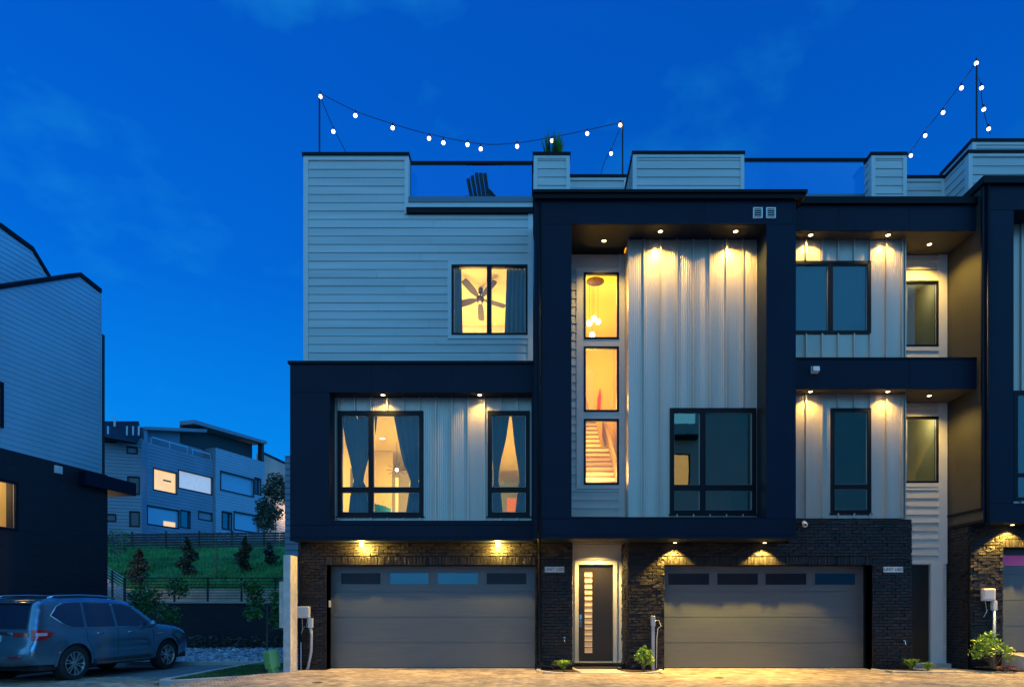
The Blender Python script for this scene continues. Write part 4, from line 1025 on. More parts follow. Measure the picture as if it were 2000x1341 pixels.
# ================================================================== FAR HOUSES
def far_house(name, label, P1, P2, ztop, zbot, depth, wall, wins, roofs=None, pitch=.28):
    (px1, y1), (px2, y2) = P1, P2
    x1, x2 = PX(px1, y1), PX(px2, y2); ang = math.degrees(math.atan2(y2-y1, x2-x1)); F = Fr(x1, y1, ang); L = math.hypot(x2-x1, y2-y1)
    t = thing(name, (x1, y1, zbot), label, 'house')
    hs = []
    for (pa, pb, pt, pbm, kind_) in wins:
        a, zt_ = hit(F, pa, pt); b, _ = hit(F, pb, pt); m = (pa+pb)/2; zt_ = hit(F, m, pt)[1]; zb2 = hit(F, m, pbm)[1]
        hs.append((a, b, zb2, zt_, kind_))
    mb = MB(); mb.fbox(F, 0, L, -depth, -.5, zbot, ztop)
    for r in rects_minus(0, L, zbot, ztop, hs): mb.fbox(F, r[0], r[1], -.5, 0, r[2], r[3])
    wo = mb.build('wall', M[wall], t)
    mb = MB(); siding(mb, F, 0, L, zbot, ztop, [h[:4] for h in hs], pitch=pitch, lip=.04); mb.build('siding_boards', M[wall], wo)
    for a, b, c, d, k in hs:
        m = MB(); m.fbox(F, a-.08, b+.08, 0, .06, d, d+.1); m.fbox(F, a-.08, b+.08, 0, .06, c-.1, c); m.fbox(F, a-.08, a, 0, .06, c, d); m.fbox(F, b, b+.08, 0, .06, c, d)
        wi = m.build('window', M['frame'], t)
        MB().fbox(F, a, b, -.12, -.10, c, d).build('pane', M[k], wi)
        if k == 'lit': MB().fbox(F, a+(b-a)*.45, a+(b-a)*.8, -.10, -.07, c+(d-c)*.52, c+(d-c)*.6).build('mantel', M['tan'], wi)
    return t, F, L
M['lit'] = pmat('lit_room', (.9, .7, .35), .6, emit=(1, .50, .12), es=.95, var=.25, vscale=.9)
M['litpale'] = pmat('lit_blind', (.7, .66, .6), .6, emit=(.60, .60, .62), es=.45, var=.1)
M['skyglass'] = pmat('painted_sky_pane', (.20, .38, .50), .5)  # sky reflection in the far panes is put into this flat colour
M['darkglass'] = pmat('dim_glass', (.01, .02, .04), .08, spec=.8)
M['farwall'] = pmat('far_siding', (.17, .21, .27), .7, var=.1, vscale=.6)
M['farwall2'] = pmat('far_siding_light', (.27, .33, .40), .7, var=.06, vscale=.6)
M['farwarm'] = pmat('far_render', (.42, .36, .30), .8, var=.12, vscale=.5)
yL, yM, yR = 56.0, 63.2, 69.5
zT, zBt = PZ(861.6, yL), PZ(1058, yL)
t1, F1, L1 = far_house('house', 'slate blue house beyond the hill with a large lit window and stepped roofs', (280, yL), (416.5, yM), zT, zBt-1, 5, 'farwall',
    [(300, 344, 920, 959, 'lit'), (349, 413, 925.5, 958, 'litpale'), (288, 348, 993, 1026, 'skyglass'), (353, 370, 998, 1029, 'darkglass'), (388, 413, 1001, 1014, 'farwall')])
mb = MB(); a, z = hit(F1, 321, 1020); mb.fbox(F1, a, a+1.2, -.10, -.06, z-.5, z+.15); mb.build('lit_corner', M['lit'], t1)
P1_ = F1.p(L1+.02, 0, 0); FR2 = Fr(P1_[0], P1_[1], math.degrees(math.atan2(yR-yM, PX(512.5, yR)-P1_[0]))); 
zT2, zB2 = PZ(874, yM), PZ(1052, yM)
L2 = math.hypot(PX(512.5, yR)-P1_[0], yR-yM)
hs = []
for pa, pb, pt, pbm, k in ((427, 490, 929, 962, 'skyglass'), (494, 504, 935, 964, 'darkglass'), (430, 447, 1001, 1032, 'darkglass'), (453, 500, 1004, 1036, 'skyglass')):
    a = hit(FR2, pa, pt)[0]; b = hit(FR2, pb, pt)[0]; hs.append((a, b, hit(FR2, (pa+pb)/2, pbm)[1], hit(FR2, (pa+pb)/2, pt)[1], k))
mb = MB(); mb.fbox(FR2, 0, L2, -5, -.4, zB2-1, zT2)
for r in rects_minus(0, L2, zB2-1, zT2, hs): mb.fbox(FR2, r[0], r[1], -.4, .25, r[2], r[3])
wo = mb.build('wall', M['farwall2'], t1); mb = MB(); siding(mb, FR2, 0, L2, zB2-1, zT2, [h[:4] for h in hs], .28, .04, d=.25); mb.build('siding_boards', M['farwall2'], wo)
for a, b, c, d, k in hs:
    m = MB(); m.fbox(FR2, a-.1, b+.1, .26, .33, d, d+.12); m.fbox(FR2, a-.1, b+.1, .26, .33, c-.12, c); m.fbox(FR2, a-.1, a, .26, .33, c, d); m.fbox(FR2, b, b+.1, .26, .33, c, d)
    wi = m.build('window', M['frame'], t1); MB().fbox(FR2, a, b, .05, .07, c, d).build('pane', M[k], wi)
# roofs of the far house: flat canopy left, sloping canopy right, deck below
a0, zr0 = hit(F1, 285, 835); a1, zr1 = hit(F1, 384, 837)
a1 = L1*.86
mb = MB(); zc = PZ(833, yL); zc2 = hit(F1, 384, 833)[1]
mb.prism(F1, [(0.0, zc-.25), (a1, zc2-.3), (a1, zc2), (0.0, zc)], -1.3, .3); mb.build('roof', M['farwall'], t1)
MB().fbox(F1, 0, .35, -.4, .05, zT, zc-.2).prism(F1, [(0, zT-.1), (L1, zT-.1), (L1, zc2+.1), (0, zc-.1)], -1.3, -1.1).build('deck_wall', M['farwall'], t1)
mb = MB(); mb.fbox(F1, .9, L1*.62, -.1, -.05, zT+.55, zT+.63); mb.fbox(F1, L1*.66, L1*.97, -.1, -.05, zT+.50, zT+.58)
for k in (.1, .35, .6, .68, .96): mb.fbox(F1, L1*k, L1*k+.06, -.1, -.05, zT, zT+.55)
mb.build('deck_railing', M['steelgrey'], t1)
# sloping roof
qa = hit(FR2, 418, 873); 
sq_, za_ = hit(FR2, 371, 820); zb2_ = hit(FR2, 506, 863)[1]
mb = MB(); mb.prism(FR2, [(sq_, za_-.35), (L2+.1, zb2_-.1), (L2+.1, zb2_+.2), (sq_, za_)], -1.2, .5); mb.build('roof', M['farwall'], t1)
MB().fbox(FR2, L2-.35, L2, -.3, .2, zT2, zb2_).prism(FR2, [(sq_, zT2-.1), (L2-.35, zT2-.1), (L2-.35, zb2_), (sq_, za_-.3)], -1.2, -1.0).build('deck_wall', M['dark'], t1)
# neighbour behind to the left
t2, F2, L2b = far_house('house', 'dim blue gabled house partly hidden behind the black wall on the left', (150, 53), (277, 54.5), PZ(846, 53), PZ(1060, 53)-1, 9, 'farwall',
    [(205, 225, 853, 862, 'farwall'), (250, 267, 874, 884, 'farwall'), (251, 271, 932, 963, 'darkglass'), (255, 271, 1000, 1026, 'darkglass'), (204, 225, 1005, 1016, 'darkglass')])
mb = MB(); xA, xB_ = PX(150, 53), PX(277, 54.5)
zA = PZ(838, 52.6); zBv = PZ(822, 57)
mb.add([(xA-1, 52.5, zA), (PX(266, 52.9), 52.9, PZ(864, 52.9)), (xB_+.1, 54.2, PZ(845, 54.2)), (PX(271, 57), 57, zBv), (xA-1, 57, zBv)], [(0,1,2,3,4)])
o = mb.build('roof', M['flash'], t2); s_ = o.modifiers.new('t', 'SOLIDIFY'); s_.thickness = .15
for px_ in (211, 248, 260, 271):
    MB().tube([(PX(px_, 53.8), 53.8, PZ(838, 53.8)-.5), (PX(px_, 53.8), 53.8, PZ(832, 53.8))], .07, 8).build('roof_vent', M['steelgrey'], t2)
MB().tube([(PX(224, 56), 56, PZ(834, 56)-.5), (PX(224, 56), 56, PZ(814, 56))], .09, 8).build('roof_vent', M['steelgrey'], t2)
t3, F3, L3 = far_house('house', 'warm lit rendered house end seen between the far blue house and the row', (511, 71), (585, 80), PZ(885, 71), PZ(1060, 71)-1, .6, 'farwarm', [])
cap_line(t3, F3, [(0, PZ(885, 71)), (L3, PZ(885, 71))], th=.25)
light('POINT', F3.p(L3*.55, 1.5, PZ(1000, 75)), 300, (1, .66, .36), t3, .3, name='porch_light')
t4, F4, L4 = far_house('house', 'narrow blue sliver of a house just left of the black framed bay', (557, 30), (690, 30.02), PZ(890, 30), 1.9, 5, 'farwall', [])

M['opp'] = pmat('opposite_siding', (.44, .56, .46), .6)
# opposite house behind the viewpoint: only seen mirrored in the window glass
TO = thing('townhouse', (12, -4, 0), 'townhouse across the lane, seen only mirrored in the dark window glass', 'house')
FO = Fr(24, -4.0, 180)
wins = [(24-8.0, 24-6.95, 8.0, 9.64), (24-8.6, 24-7.2, 3.9, 5.4), (24-15, 24-13.2, 8, 10)]
mb = MB(); backing(mb, FO, 0, 15.6, 0, 13.0, [], -.3, -.003); backing(mb, FO, 15.6, 17.06, 0, 11.3, wins[:1], -.3, -.003); ow = mb.build('upper_wall', M['opp'], TO)
mb = MB(); siding(mb, FO, 0, 15.6, 3, 13.0, []); siding(mb, FO, 15.6, 17.06, 3, 11.3, wins[:1]); mb.build('siding_boards', M['opp'], ow)
MB().fbox(FO, 15.6, 17.06, 0, .5, 10.4, 10.6).build('canopy', M['flash'], TO)
for q, g_ in zip(wins[:1], ('lit',)):
    m = MB(); trim_ring(m, FO, *q, .08, 0, .04); wi = m.build('window', M['frame'], TO); MB().fbox(FO, q[0], q[1], -.1, -.08, q[2], q[3]).build('pane', M[g_], wi)

# ================================================================== SUV
CAR = thing('parked_car', (-11.78, 14.3, -.195), 'dark blue sport utility vehicle parked by the black wall, seen from behind', 'car', rz=R(82-90))
# local axes: y forward, x to the right, z up; length 5.3
CLEN = 5.28; AX = (1.15, 4.225); WR = .405; HWID = 1.0
sil = [(.16,.44),(.05,.50),(.0,.60),(.01,.78),(.045,.87),(.08,.95),(.105,1.05),(.13,1.22),(.20,1.45),(.28,1.66),(.34,1.78),(.46,1.855),(.8,1.90),(1.4,1.93),(2.1,1.925),(2.7,1.895),(3.05,1.835),(3.35,1.68),(3.68,1.46),(3.98,1.27),(4.08,1.235),(4.5,1.20),(4.9,1.13),(5.12,1.04),(5.22,.93),(5.28,.74),(5.27,.55),(5.18,.42)]
def zb_at(y): return .40
def Wd(y, z):
    t = abs(y-2.6)/2.68
    w_ = HWID - (.07 if y < 2.6 else .13)*max(0, t-.55)**2*4.2
    if z < 1.14: w_ -= .05*((z-.86)/.5)**2 * (1 if z < .86 else .8)
    else: w_ -= .025 + (z-1.14)*.215 + .12*max(0, z-1.72)
    # shoulder crease and flares
    w_ += .012*math.exp(-((z-1.06)/.035)**2)
    w_ -= .018*math.exp(-((z-.74)/.12)**2)*(1 if 1.9 < y < 3.5 else .3)
    for a in AX:
        d = math.hypot(y-a, z-WR); w_ += .034*math.exp(-((d-.49)/.085)**2)
    # distance to the silhouette rounds the edges
    dm = 9
    for (a, b), (c, e_) in zip(sil, sil[1:]):
        vx, vz = c-a, e_-b; L2 = vx*vx+vz*vz; t = max(0, min(1, ((y-a)*vx+(z-b)*vz)/L2)); dm = min(dm, math.hypot(y-a-t*vx, z-b-t*vz))
    r = (.11 if y < 1 else .16) if z > 1.3 else .12
    if dm < r: w_ -= (r - math.sqrt(max(0, r*r-(r-dm)**2)))*.85
    return w_
def side_patch(mb, poly, off, step=.07, side=1, holes=None):
    """fill polygon (y, z) with points on the body side"""
    pts = [Vector(p) for p in poly]; n = len(pts)
    # densify edges
    P = []
    for i in range(n):
        a, b = pts[i], pts[(i+1) % n]; k = max(1, int((b-a).length/step))
        for j in range(k): P.append(a+(b-a)*j/k)
    ne = len(P)
    def inside(q):
        c = False; j = ne-1
        for i in range(ne):
            if (P[i].y > q[1]) != (P[j].y > q[1]) and q[0] < (P[j].x-P[i].x)*(q[1]-P[i].y)/(P[j].y-P[i].y)+P[i].x: c = not c
            j = i
        return c
    ys_ = [p.x for p in P]; zs_ = [p.y for p in P]; G = []
    y = min(ys_)+step*.5
    while y < max(ys_):
        z = min(zs_)+step*.5
        while z < max(zs_):
            if inside((y, z)) and min((Vector((y, z))-p).length for p in P) > step*.45: G.append(Vector((y, z)))
            z += step
        y += step
    vs, _, fs, _, _, _ = delaunay_2d_cdt(P+G, [(i, (i+1) % ne) for i in range(ne)], [tuple(range(ne))], 1, 1e-6)
    out_ = []
    for f in fs:
        a, b, c = [vs[i] for i in f[:3]]
        s_ = (b.x-a.x)*(c.y-a.y)-(b.y-a.y)*(c.x-a.x)
        f = list(f)
        if (s_ > 0) != (side > 0): f = f[::-1]
        out_.append(f)
    mb.add([(side*(Wd(v.x, v.y)+off), v.x, v.y) for v in vs], out_)
def arch(yc, r=.475, a0=-12, a1=192, n=18):
    return [(yc+r*math.cos(R(a0+(a1-a0)*i/n)), WR+r*math.sin(R(a0+(a1-a0)*i/n))) for i in range(n+1)]
bottom = []
fa, ra_2 = arch(AX[1]), arch(AX[0])
outline = sil + [(4.225+.475, .40)] + [p for p in fa if p[1] > .41] + [(4.225-.475, .40), (1.15+.475, .40)] + [p for p in ra_2 if p[1] > .41] + [(1.15-.475, .42)]
mb = MB()
for s_ in (1, -1): side_patch(mb, outline, 0, .075, s_)
# crossing strip over rear, roof, windscreen, bonnet, nose
dens = []
for (a, b), (c, d) in zip(sil, sil[1:]):
    k = max(1, int(math.hypot(c-a, d-b)/.075))
    dens += [(a+(c-a)*j/k, b+(d-b)*j/k) for j in range(k)]
dens.append(sil[-1]); NJ = 16
def strip_pt(i, q, off=0):
    y, z = dens[i]; a = dens[max(i-1, 0)]; b = dens[min(i+1, len(dens)-1)]
    t = Vector((b[0]-a[0], b[1]-a[1])).normalized(); nn = Vector((-t.y, t.x))    # outward: left of travel up the rear
    crown = .05*(1-q*q) if z > 1.2 else .07*(1-abs(q)**3)
    return (Wd(y, z)*q, y+nn.x*(crown+off), z+nn.y*(crown+off)*.6)
vs = [strip_pt(i, -1+2*j/NJ) for i in range(len(dens)) for j in range(NJ+1)]
mb.add(vs, [(i*(NJ+1)+j, i*(NJ+1)+j+1, (i+1)*(NJ+1)+j+1, (i+1)*(NJ+1)+j) for i in range(len(dens)-1) for j in range(NJ)])
body = mb.build('body', M['paint'], CAR, smooth=True, local=True)
mb = MB(); mb.box(-.9, .9, .3, 5.1, .30, .46); mb.build('underbody', M['rimdark'], CAR, local=True)
for a, b in ((.52, .62), (.52, 3.7), (-.96, .62), (-.96, 3.7)): MB().box(a, a+.44, b, b+1.05, .42, .95).build('wheel_well', M['rimdark'], CAR, local=True)
# cladding: arches, sill
for s_ in (1, -1):
    for yc in AX:
        mb = MB(); o_ = arch(yc, .535, -4, 184); i_ = arch(yc, .468, -4, 184)
        side_patch(mb, o_+i_[::-1], .012, .06, s_)
        mb.build('arch_trim', M['paint'], CAR, smooth=True, local=True)
mb = MB()
for s_ in (1, -1):
    side_patch(mb, [(1.72,.33),(3.66,.33),(3.66,.47),(1.72,.47)], .01, .07, s_)
    mb.tube([(s_*1.0, 1.75, .37), (s_*1.03, 2.0, .36), (s_*1.03, 3.4, .36), (s_*1.0, 3.65, .37)], .03, 8)
mb.build('sill_step', M['cladding'], CAR, local=True)
# glazing
side_glass = [[(.62,1.50),(.80,1.70),(1.02,1.775),(1.46,1.80),(1.46,1.225),(1.15,1.235),(.95,1.29)],
              [(1.54,1.80),(2.34,1.79),(2.40,1.225),(1.54,1.225)],
              [(2.44,1.785),(2.75,1.76),(3.02,1.68),(3.42,1.42),(3.66,1.235),(2.50,1.225)]]
for gs in side_glass:
    for s_ in (1, -1): mb = MB(); side_patch(mb, gs, .006, .07, s_); mb.build('side_window', M['carglass'], CAR, smooth=True, local=True)
mb = MB()
for s_ in (1, -1):
    line = [(.60,1.50),(.80,1.72),(1.02,1.795),(1.5,1.82),(2.34,1.815),(2.78,1.78),(3.05,1.70)]
    mb.tube([(s_*(Wd(y, z)+.008), y, z) for y, z in line], .011, 6)
    line = [(.60,1.50),(.95,1.275),(1.15,1.215),(2.4,1.205),(3.6,1.215)]
    mb.tube([(s_*(Wd(y, z)+.010), y, z) for y, z in line], .012, 6)
mb.build('window_trim', M['chrome'], CAR, smooth=True, local=True)
def strip_patch(name, mat, zlo, zhi, qlo, qhi, off, front=False, n=8):
    idx = [i for i, (y, z) in enumerate(dens) if zlo <= z <= zhi and ((y > 2.6) == front)]
    mb = MB(); vs = [strip_pt(i, (qlo(dens[i][1]) if callable(qlo) else qlo)+((qhi(dens[i][1]) if callable(qhi) else qhi)-(qlo(dens[i][1]) if callable(qlo) else qlo))*j/n, off) for i in idx for j in range(n+1)]
    mb.add(vs, [(i*(n+1)+j, i*(n+1)+j+1, (i+1)*(n+1)+j+1, (i+1)*(n+1)+j) for i in range(len(idx)-1) for j in range(n)])
    return mb.build(name, M[mat], CAR, smooth=True, local=True)
strip_patch('rear_window', 'carglass', 1.22, 1.79, -.95, .95, .010)
strip_patch('windscreen', 'carglass', 1.30, 1.80, -.9, .9, .008, True)
strip_patch('bumper_trim', 'chrome', .50, .56, -.72, .72, .03)
# tail lamps wrap the corner
for s_ in (1, -1):
    mb = MB(); side_patch(mb, [(.095,.97),(.135,1.20),(.34,1.205),(.62,1.12),(.38,.98)], .014, .05, s_); tl = mb.build('tail_light', M['taillight'], CAR, smooth=True, local=True)
    mb = MB(); idx = [i for i, (y, z) in enumerate(dens) if .96 < z < 1.21 and y < 2]
    q0, q1 = (.62, 1.0) if s_ > 0 else (-1.0, -.62)
    vs = [strip_pt(i, q0+(q1-q0)*j/6, .016) for i in idx for j in range(7)]
    mb.add(vs, [(i*7+j, i*7+j+1, (i+1)*7+j+1, (i+1)*7+j) for i in range(len(idx)-1) for j in range(6)])
    mb.build('tail_light', M['taillight'], CAR, smooth=True, local=True)
    mb = MB(); side_patch(mb, [(.16,1.06),(.17,1.13),(.42,1.13),(.42,1.07)], .020, .05, s_); mb.build('reversing_lens', M['taillight2'], tl, smooth=True, local=True)
    mb = MB(); side_patch(mb, [(.30,.60),(.30,.64),(.14,.64),(.14,.60)][::-1], .05, .05, s_) if False else mb.box(s_*.66-.12, s_*.66+.12, -.10, .0, .60, .635)
    mb.build('reflector', M['taillight'], CAR, local=True)
MB().box(-.26, .26, -.0, .05, .95, 1.09).build('number_plate', M['plate'], CAR, local=True)
MB().box(-.45, .45, -.01, .05, 1.12, 1.16).build('tailgate_trim', M['chrome'], CAR, local=True)
# spoiler, rails, mirrors, handles
mb = MB(); mb.prism(Fr(-.62, 0, 0), [(0, 0)], 0, 0) if False else None
mb.add([(-.72,.24,1.80),(.72,.24,1.80),(.74,.56,1.875),(-.74,.56,1.875),(-.72,.24,1.77),(.72,.24,1.77),(.74,.5,1.80),(-.74,.5,1.80)], [(0,1,2,3),(4,7,6,5),(0,4,5,1),(1,5,6,2),(3,7,4,0)])
mb.build('spoiler', M['paint'], CAR, local=True, bevel=.01)
for s_ in (1, -1):
    mb = MB(); mb.tube([(s_*.66,.75,1.90),(s_*.67,.95,1.955),(s_*.67,1.6,1.985),(s_*.67,2.3,1.975),(s_*.65,2.75,1.92)], .020, 8); mb.build('roof_rail', M['chrome'], CAR, smooth=True, local=True)
    mb = MB(); mb.sphere((0,0,0), .1, 12, 8); m2 = MB(); m2.add([(s_*1.10+v[0]*1.15, 3.50+v[1]*.75, 1.27+v[2]*.95) for v in mb.v], mb.f); m2.box(min(s_*.92, s_*1.05), max(s_*.92, s_*1.05), 3.48, 3.54, 1.20, 1.24)
    m2.build('wing_mirror', M['paint'], CAR, smooth=True, local=True)
    for y in (1.86, 2.86):
        x = s_*(Wd(y, 1.07)+.03); mb = MB(); mb.tube([(x-s_*.03, y-.10, 1.075), (x, y-.08, 1.08), (x, y+.08, 1.08), (x-s_*.03, y+.10, 1.075)], .014, 6); mb.build('door_handle', M['chrome'], CAR, smooth=True, local=True)
    mb = MB(); x = s_*(Wd(4.0, .98)+.008); mb.tube([(x, 3.80, 1.0), (x, 4.05, 1.02)], .014, 6); mb.build('wing_vent', M['chrome'], CAR, local=True)
# shut lines
mb = MB()
for s_ in (1, -1):
    for line in ([(1.50,1.20),(1.50,.95),(1.66,.70),(1.70,.48)], [(2.46,1.2),(2.47,.8),(2.47,.47)], [(3.66,1.2),(3.70,.95),(3.66,.48)], [(.5,1.72),(.30,1.25),(.2,.86)]):
        pts = []
        for (a, b), (c, d) in zip(line, line[1:]):
            for k in range(6): y, z = a+(c-a)*k/6, b+(d-b)*k/6; pts.append((s_*(Wd(y, z)+.0015), y, z))
        mb.tube(pts, .0045, 5)
mb.build('shut_line', M['rimdark'], CAR, local=True)
def wheel(x, y, s_):
    c = (x, y, WR); mb = MB()
    pr = [(.27, -.12), (.30, -.135), (.375, -.135), (.40, -.11), (.408, -.06), (.408, .06), (.40, .11), (.375, .135), (.30, .135), (.268, .12)]
    mb.lathe(c, pr[::-1] if False else pr, 36, 'x', caps=False); t = mb.build('wheel', M['rubber'], CAR, smooth=True, local=True)
    mb = MB(); xo = s_*.125
    ring = [(.272, s_*.135), (.262, s_*.138), (.250, s_*.10), (.245, -s_*.08)]
    mb.lathe(c, ring, 36, 'x', caps=False)
    for k in range(12):
        a = 2*math.pi*k/12 + (.07 if k % 2 else -.07); ca, sa = math.cos(a), math.sin(a)
        pts = [(.045, .105), (.15, .118), (.255, .112)]
        for (r0, h0), (r1, h1) in zip(pts, pts[1:]):
            w0, w1 = .013, .018
            def q(r, w__, h): return (x+s_*h, y+r*ca-w__*sa, WR+r*sa+w__*ca)
            mb.add([q(r0,-w0,h0), q(r1,-w1,h1), q(r1,w1,h1), q(r0,w0,h0), q(r0,-w0,h0-.03), q(r1,-w1,h1-.03), q(r1,w1,h1-.03), q(r0,w0,h0-.03)],
                   [(0,1,2,3),(4,7,6,5),(0,4,5,1),(3,2,6,7),(1,5,6,2),(0,3,7,4)])
    mb.lathe((x+s_*.07, y, WR), [(.07, 0), (.06, s_*.045), (1e-4, s_*.05)], 20, 'x')
    mb.build('rim', M['rim'], t, local=True)
    MB().lathe((x, y, WR), [(1e-4, s_*.03), (.25, s_*.03)], 24, 'x').build('brake_disc', M['rimdark'], t, local=True)
for yy in AX:
    for s_ in (1, -1): wheel(s_*.875, yy, s_)

# ================================================================== PLANTS
def leafblob(mb, c, r, n, size, rg, shell=.35):
    for i in range(n):
        d = Vector((rg.gauss(0,1), rg.gauss(0,1), rg.gauss(0,1))).normalized()*(rg.uniform(shell, 1)**.6)
        p = Vector((c[0]+d.x*r[0], c[1]+d.y*r[1], c[2]+d.z*r[2])); s_ = size*rg.uniform(.6, 1.3)
        a = Vector((rg.gauss(0,1), rg.gauss(0,1), rg.gauss(0,.7))).normalized(); b = a.cross(Vector((rg.gauss(0,1), rg.gauss(0,1), rg.gauss(0,1)))).normalized()
        mb.add([p-a*s_, p-b*s_*.42, p+a*s_, p+b*s_*.42], [(0,1,2,3)])
def tree(x, y, z, h, cw, kind, label, group, mat='leafd', name='young_tree', seed=0, leaf=.09, n=520, trunk_h=None, name_c='crown'):
    rg = random.Random(seed); t = thing(name, (x, y, z), label, 'tree', group)
    th = trunk_h if trunk_h is not None else h*.25; mb = MB()
    mb.tube([(x, y, z-.1), (x+.02, y, z+th), (x+rg.uniform(-.04,.04), y, z+h*.9)], .03, 7, rads=[.035, .028, .008])
    ends = []
    for i in range(9):
        q = i/8; zz = z+th+(h-th)*q*.85; a = rg.uniform(0, 6.28); L = cw*(1-.75*q if kind == 'cone' else .9)*rg.uniform(.6, 1)
        e_ = (x+math.cos(a)*L, y+math.sin(a)*L, zz+.15+L*.3); ends.append(e_); mb.tube([(x, y, zz), ((x+e_[0])/2, (y+e_[1])/2, zz+.08), e_], .01, 5, rads=[.013, .009, .004])
    mb.build('trunk', M['bark'], t)
    mb = MB()
    if kind == 'cone':
        for k in range(12):
            q = k/11; r = cw*(1-q**1.6)*rg.uniform(.5, 1.15)*(.75+.5*min(q*4, 1)*.5)+.10; a = rg.uniform(0, 6.28)
            leafblob(mb, (x+math.cos(a)*r*.45, y+math.sin(a)*r*.45, z+th+(h-th)*q*.95), (r*.75, r*.75, (h-th)*.12), int(n/12*rg.uniform(.5, 1.4)), leaf, rg)
    else:
        for e_ in ends:
            leafblob(mb, e_, (cw*.52, cw*.52, cw*.42), int(n/9), leaf, rg, .1)
    mb.build(name_c, M[mat], t); return t
def hy(py, lo=29.6, hi=42):
    best = min((abs(HOR-(hill_z(0, y)-CAMZ)*FP/y-py), y) for y in [lo+(hi-lo)*i/200 for i in range(201)]); return best[1]
gm = 'young dark broadleaf trees planted on the grassy hill'
for i, (px, pb, ph, cw, lab) in enumerate(((272, 1143, 1074, .55, 'dark young tree nearest the black wall, planted on the hill above the stair railing'), (367, 1124, 1052, .55, 'tall narrow dark tree on the hill under the lit window of the far blue house'),
                                  (480, 1118, 1050, .60, 'dark bushy young tree on the hill under the pale half of the far blue house'), (528, 1105, 1060, .50, 'dark young tree at the right end of the hill near the concrete post'))):
    y = hy(pb); z = hill_z(0, y); h = (pb-ph)*y/FP
    tree(PX(px, y), y, z, h, cw, 'cone', lab, gm, 'leafd', 'magnolia_tree', 20+i, .085, 1500, .25)
y = hy(1124); tree(PX(423, y), y, hill_z(0, y), 73*y/FP, .8, 'round', 'thin bare-looking young tree with pale slender trunk on the hill', None, 'leafd', 'young_tree', 31, .05, 160, 1.5)
y = 41; tree(PX(232, y), y, hill_z(0, y), 1.3, .6, 'round', 'low pale flowering shrub by the fence at the top left of the hill', None, 'leafm', 'shrub', 33, .07, 220, .2)
y = 36; tree(PX(228, y), y, hill_z(0, y)-.1, 1.3, .5, 'round', 'faint wispy shrub on the hill beside the black house wall', None, 'leafd', 'shrub', 34, .06, 200, .2)
y = 23.5; tree(PX(312, y), y, -.17, PZ(1150, y)+.17, .80, 'round', 'leafy green sapling standing behind the bonnet of the parked car', 'saplings in front of the retaining wall', 'leafm', 'sapling', 41, .08, 1500, 1.0)
y = 21.5; tree(PX(521, y), y, -.17, PZ(1150, y)+.17, .62, 'round', 'leafy green sapling rising above the tilted green utility box', 'saplings in front of the retaining wall', 'leafm', 'sapling', 42, .075, 1400, .9)
y = 52; tree(PX(538, y), y, hill_z(0, y)-.3, PZ(940, y)-hill_z(0, y)+.3, 1.5, 'round', 'large dark leafy tree between the far blue house and the row', None, 'leafd', 'broadleaf_tree', 43, .13, 4200, 1.2)
# low hedge in front of the retaining wall
mb = MB(); rg = random.Random(77)
for i in range(14): leafblob(mb, (PX(360, 26)+i*.33, 26.2+rg.uniform(-.2,.2), .1), (.35, .3, .38), 70, .07, rg)
mb.build('low_hedge', M['leafd'], label='low dark hedge at the foot of the black retaining wall behind the rocks', cat='hedge')
def spiky(x, y, z, r, h, n, mat, label, group=None, seed=0, name='ornamental_grass', wl=.010):
    rg = random.Random(seed); mb = MB()
    for i in range(n):
        a = rg.uniform(0, 6.28); R_ = r*rg.uniform(.3, 1); hh = h*rg.uniform(.5, 1); px, py = -math.sin(a)*wl, math.cos(a)*wl
        P = [(x+math.cos(a)*R_*t**1.3, y+math.sin(a)*R_*t**1.3, z+hh*(2.1*t-1.25*t*t)*1.1) for t in (0, .35, .7, 1)]
        vs = []
        for k, p in enumerate(P): w_ = (1, 1.1, .75, .05)[k]; vs += [(p[0]-px*w_, p[1]-py*w_, p[2]), (p[0]+px*w_, p[1]+py*w_, p[2])]
        mb.add(vs, [(0,1,3,2),(2,3,5,4),(4,5,7,6)])
    o = mb.build(name, M[mat], None, label, 'plant', group, loc=(x, y, z)); return o
spiky(PX(1100, 15.45), 15.45, 0, .30, .30, 190, 'leafy', 'small spiky green plant in the mulch between downpipe and doormat', seed=1)
spiky(PX(1780, 15.7), 15.7, .01, .30, .30, 190, 'leafy', 'left one of the two small spiky plants by the dark side door', seed=2)
spiky(PX(1812, 15.55), 15.55, .01, .24, .22, 140, 'leafy', 'smaller right one of the two spiky plants by the dark side door', seed=3)
def bush(x, y, z, r, h, n, leaf, mat, label, seed, name='leafy_shrub'):
    rg = random.Random(seed); t = thing(name, (x, y, z), label, 'shrub'); mb = MB(); lf = MB()
    for i in range(16):
        a = rg.uniform(0, 6.28); q = rg.uniform(.1, 1); e_ = (x+math.cos(a)*r*q, y+math.sin(a)*r*q*.8, z+h*rg.uniform(.55, 1)*(1.15-.4*q))
        mb.tube([(x, y, z-.02), ((x+e_[0])/2, (y+e_[1])/2, z+(e_[2]-z)*.6), e_], .005, 5, rads=[.008, .005, .003])
        leafblob(lf, (e_[0], e_[1], e_[2]-.05), (r*.38, r*.38, h*.24), int(n/16), leaf, rg, .05)
    mb.build('stems', M['bark'], t); lf.build('leaves', M[mat], t); return t
bush(PX(1256, 15.55), 15.55, 0, .25, .52, 900, .035, 'leafy', 'bright lime-green shrub in the mulch beside the grey conduit post', 5)
bush(PX(1936, 15.55), 15.5, .08, .44, .78, 1100, .045, 'leafy', 'large lime-green shrub under the white meter box at the right', 6)
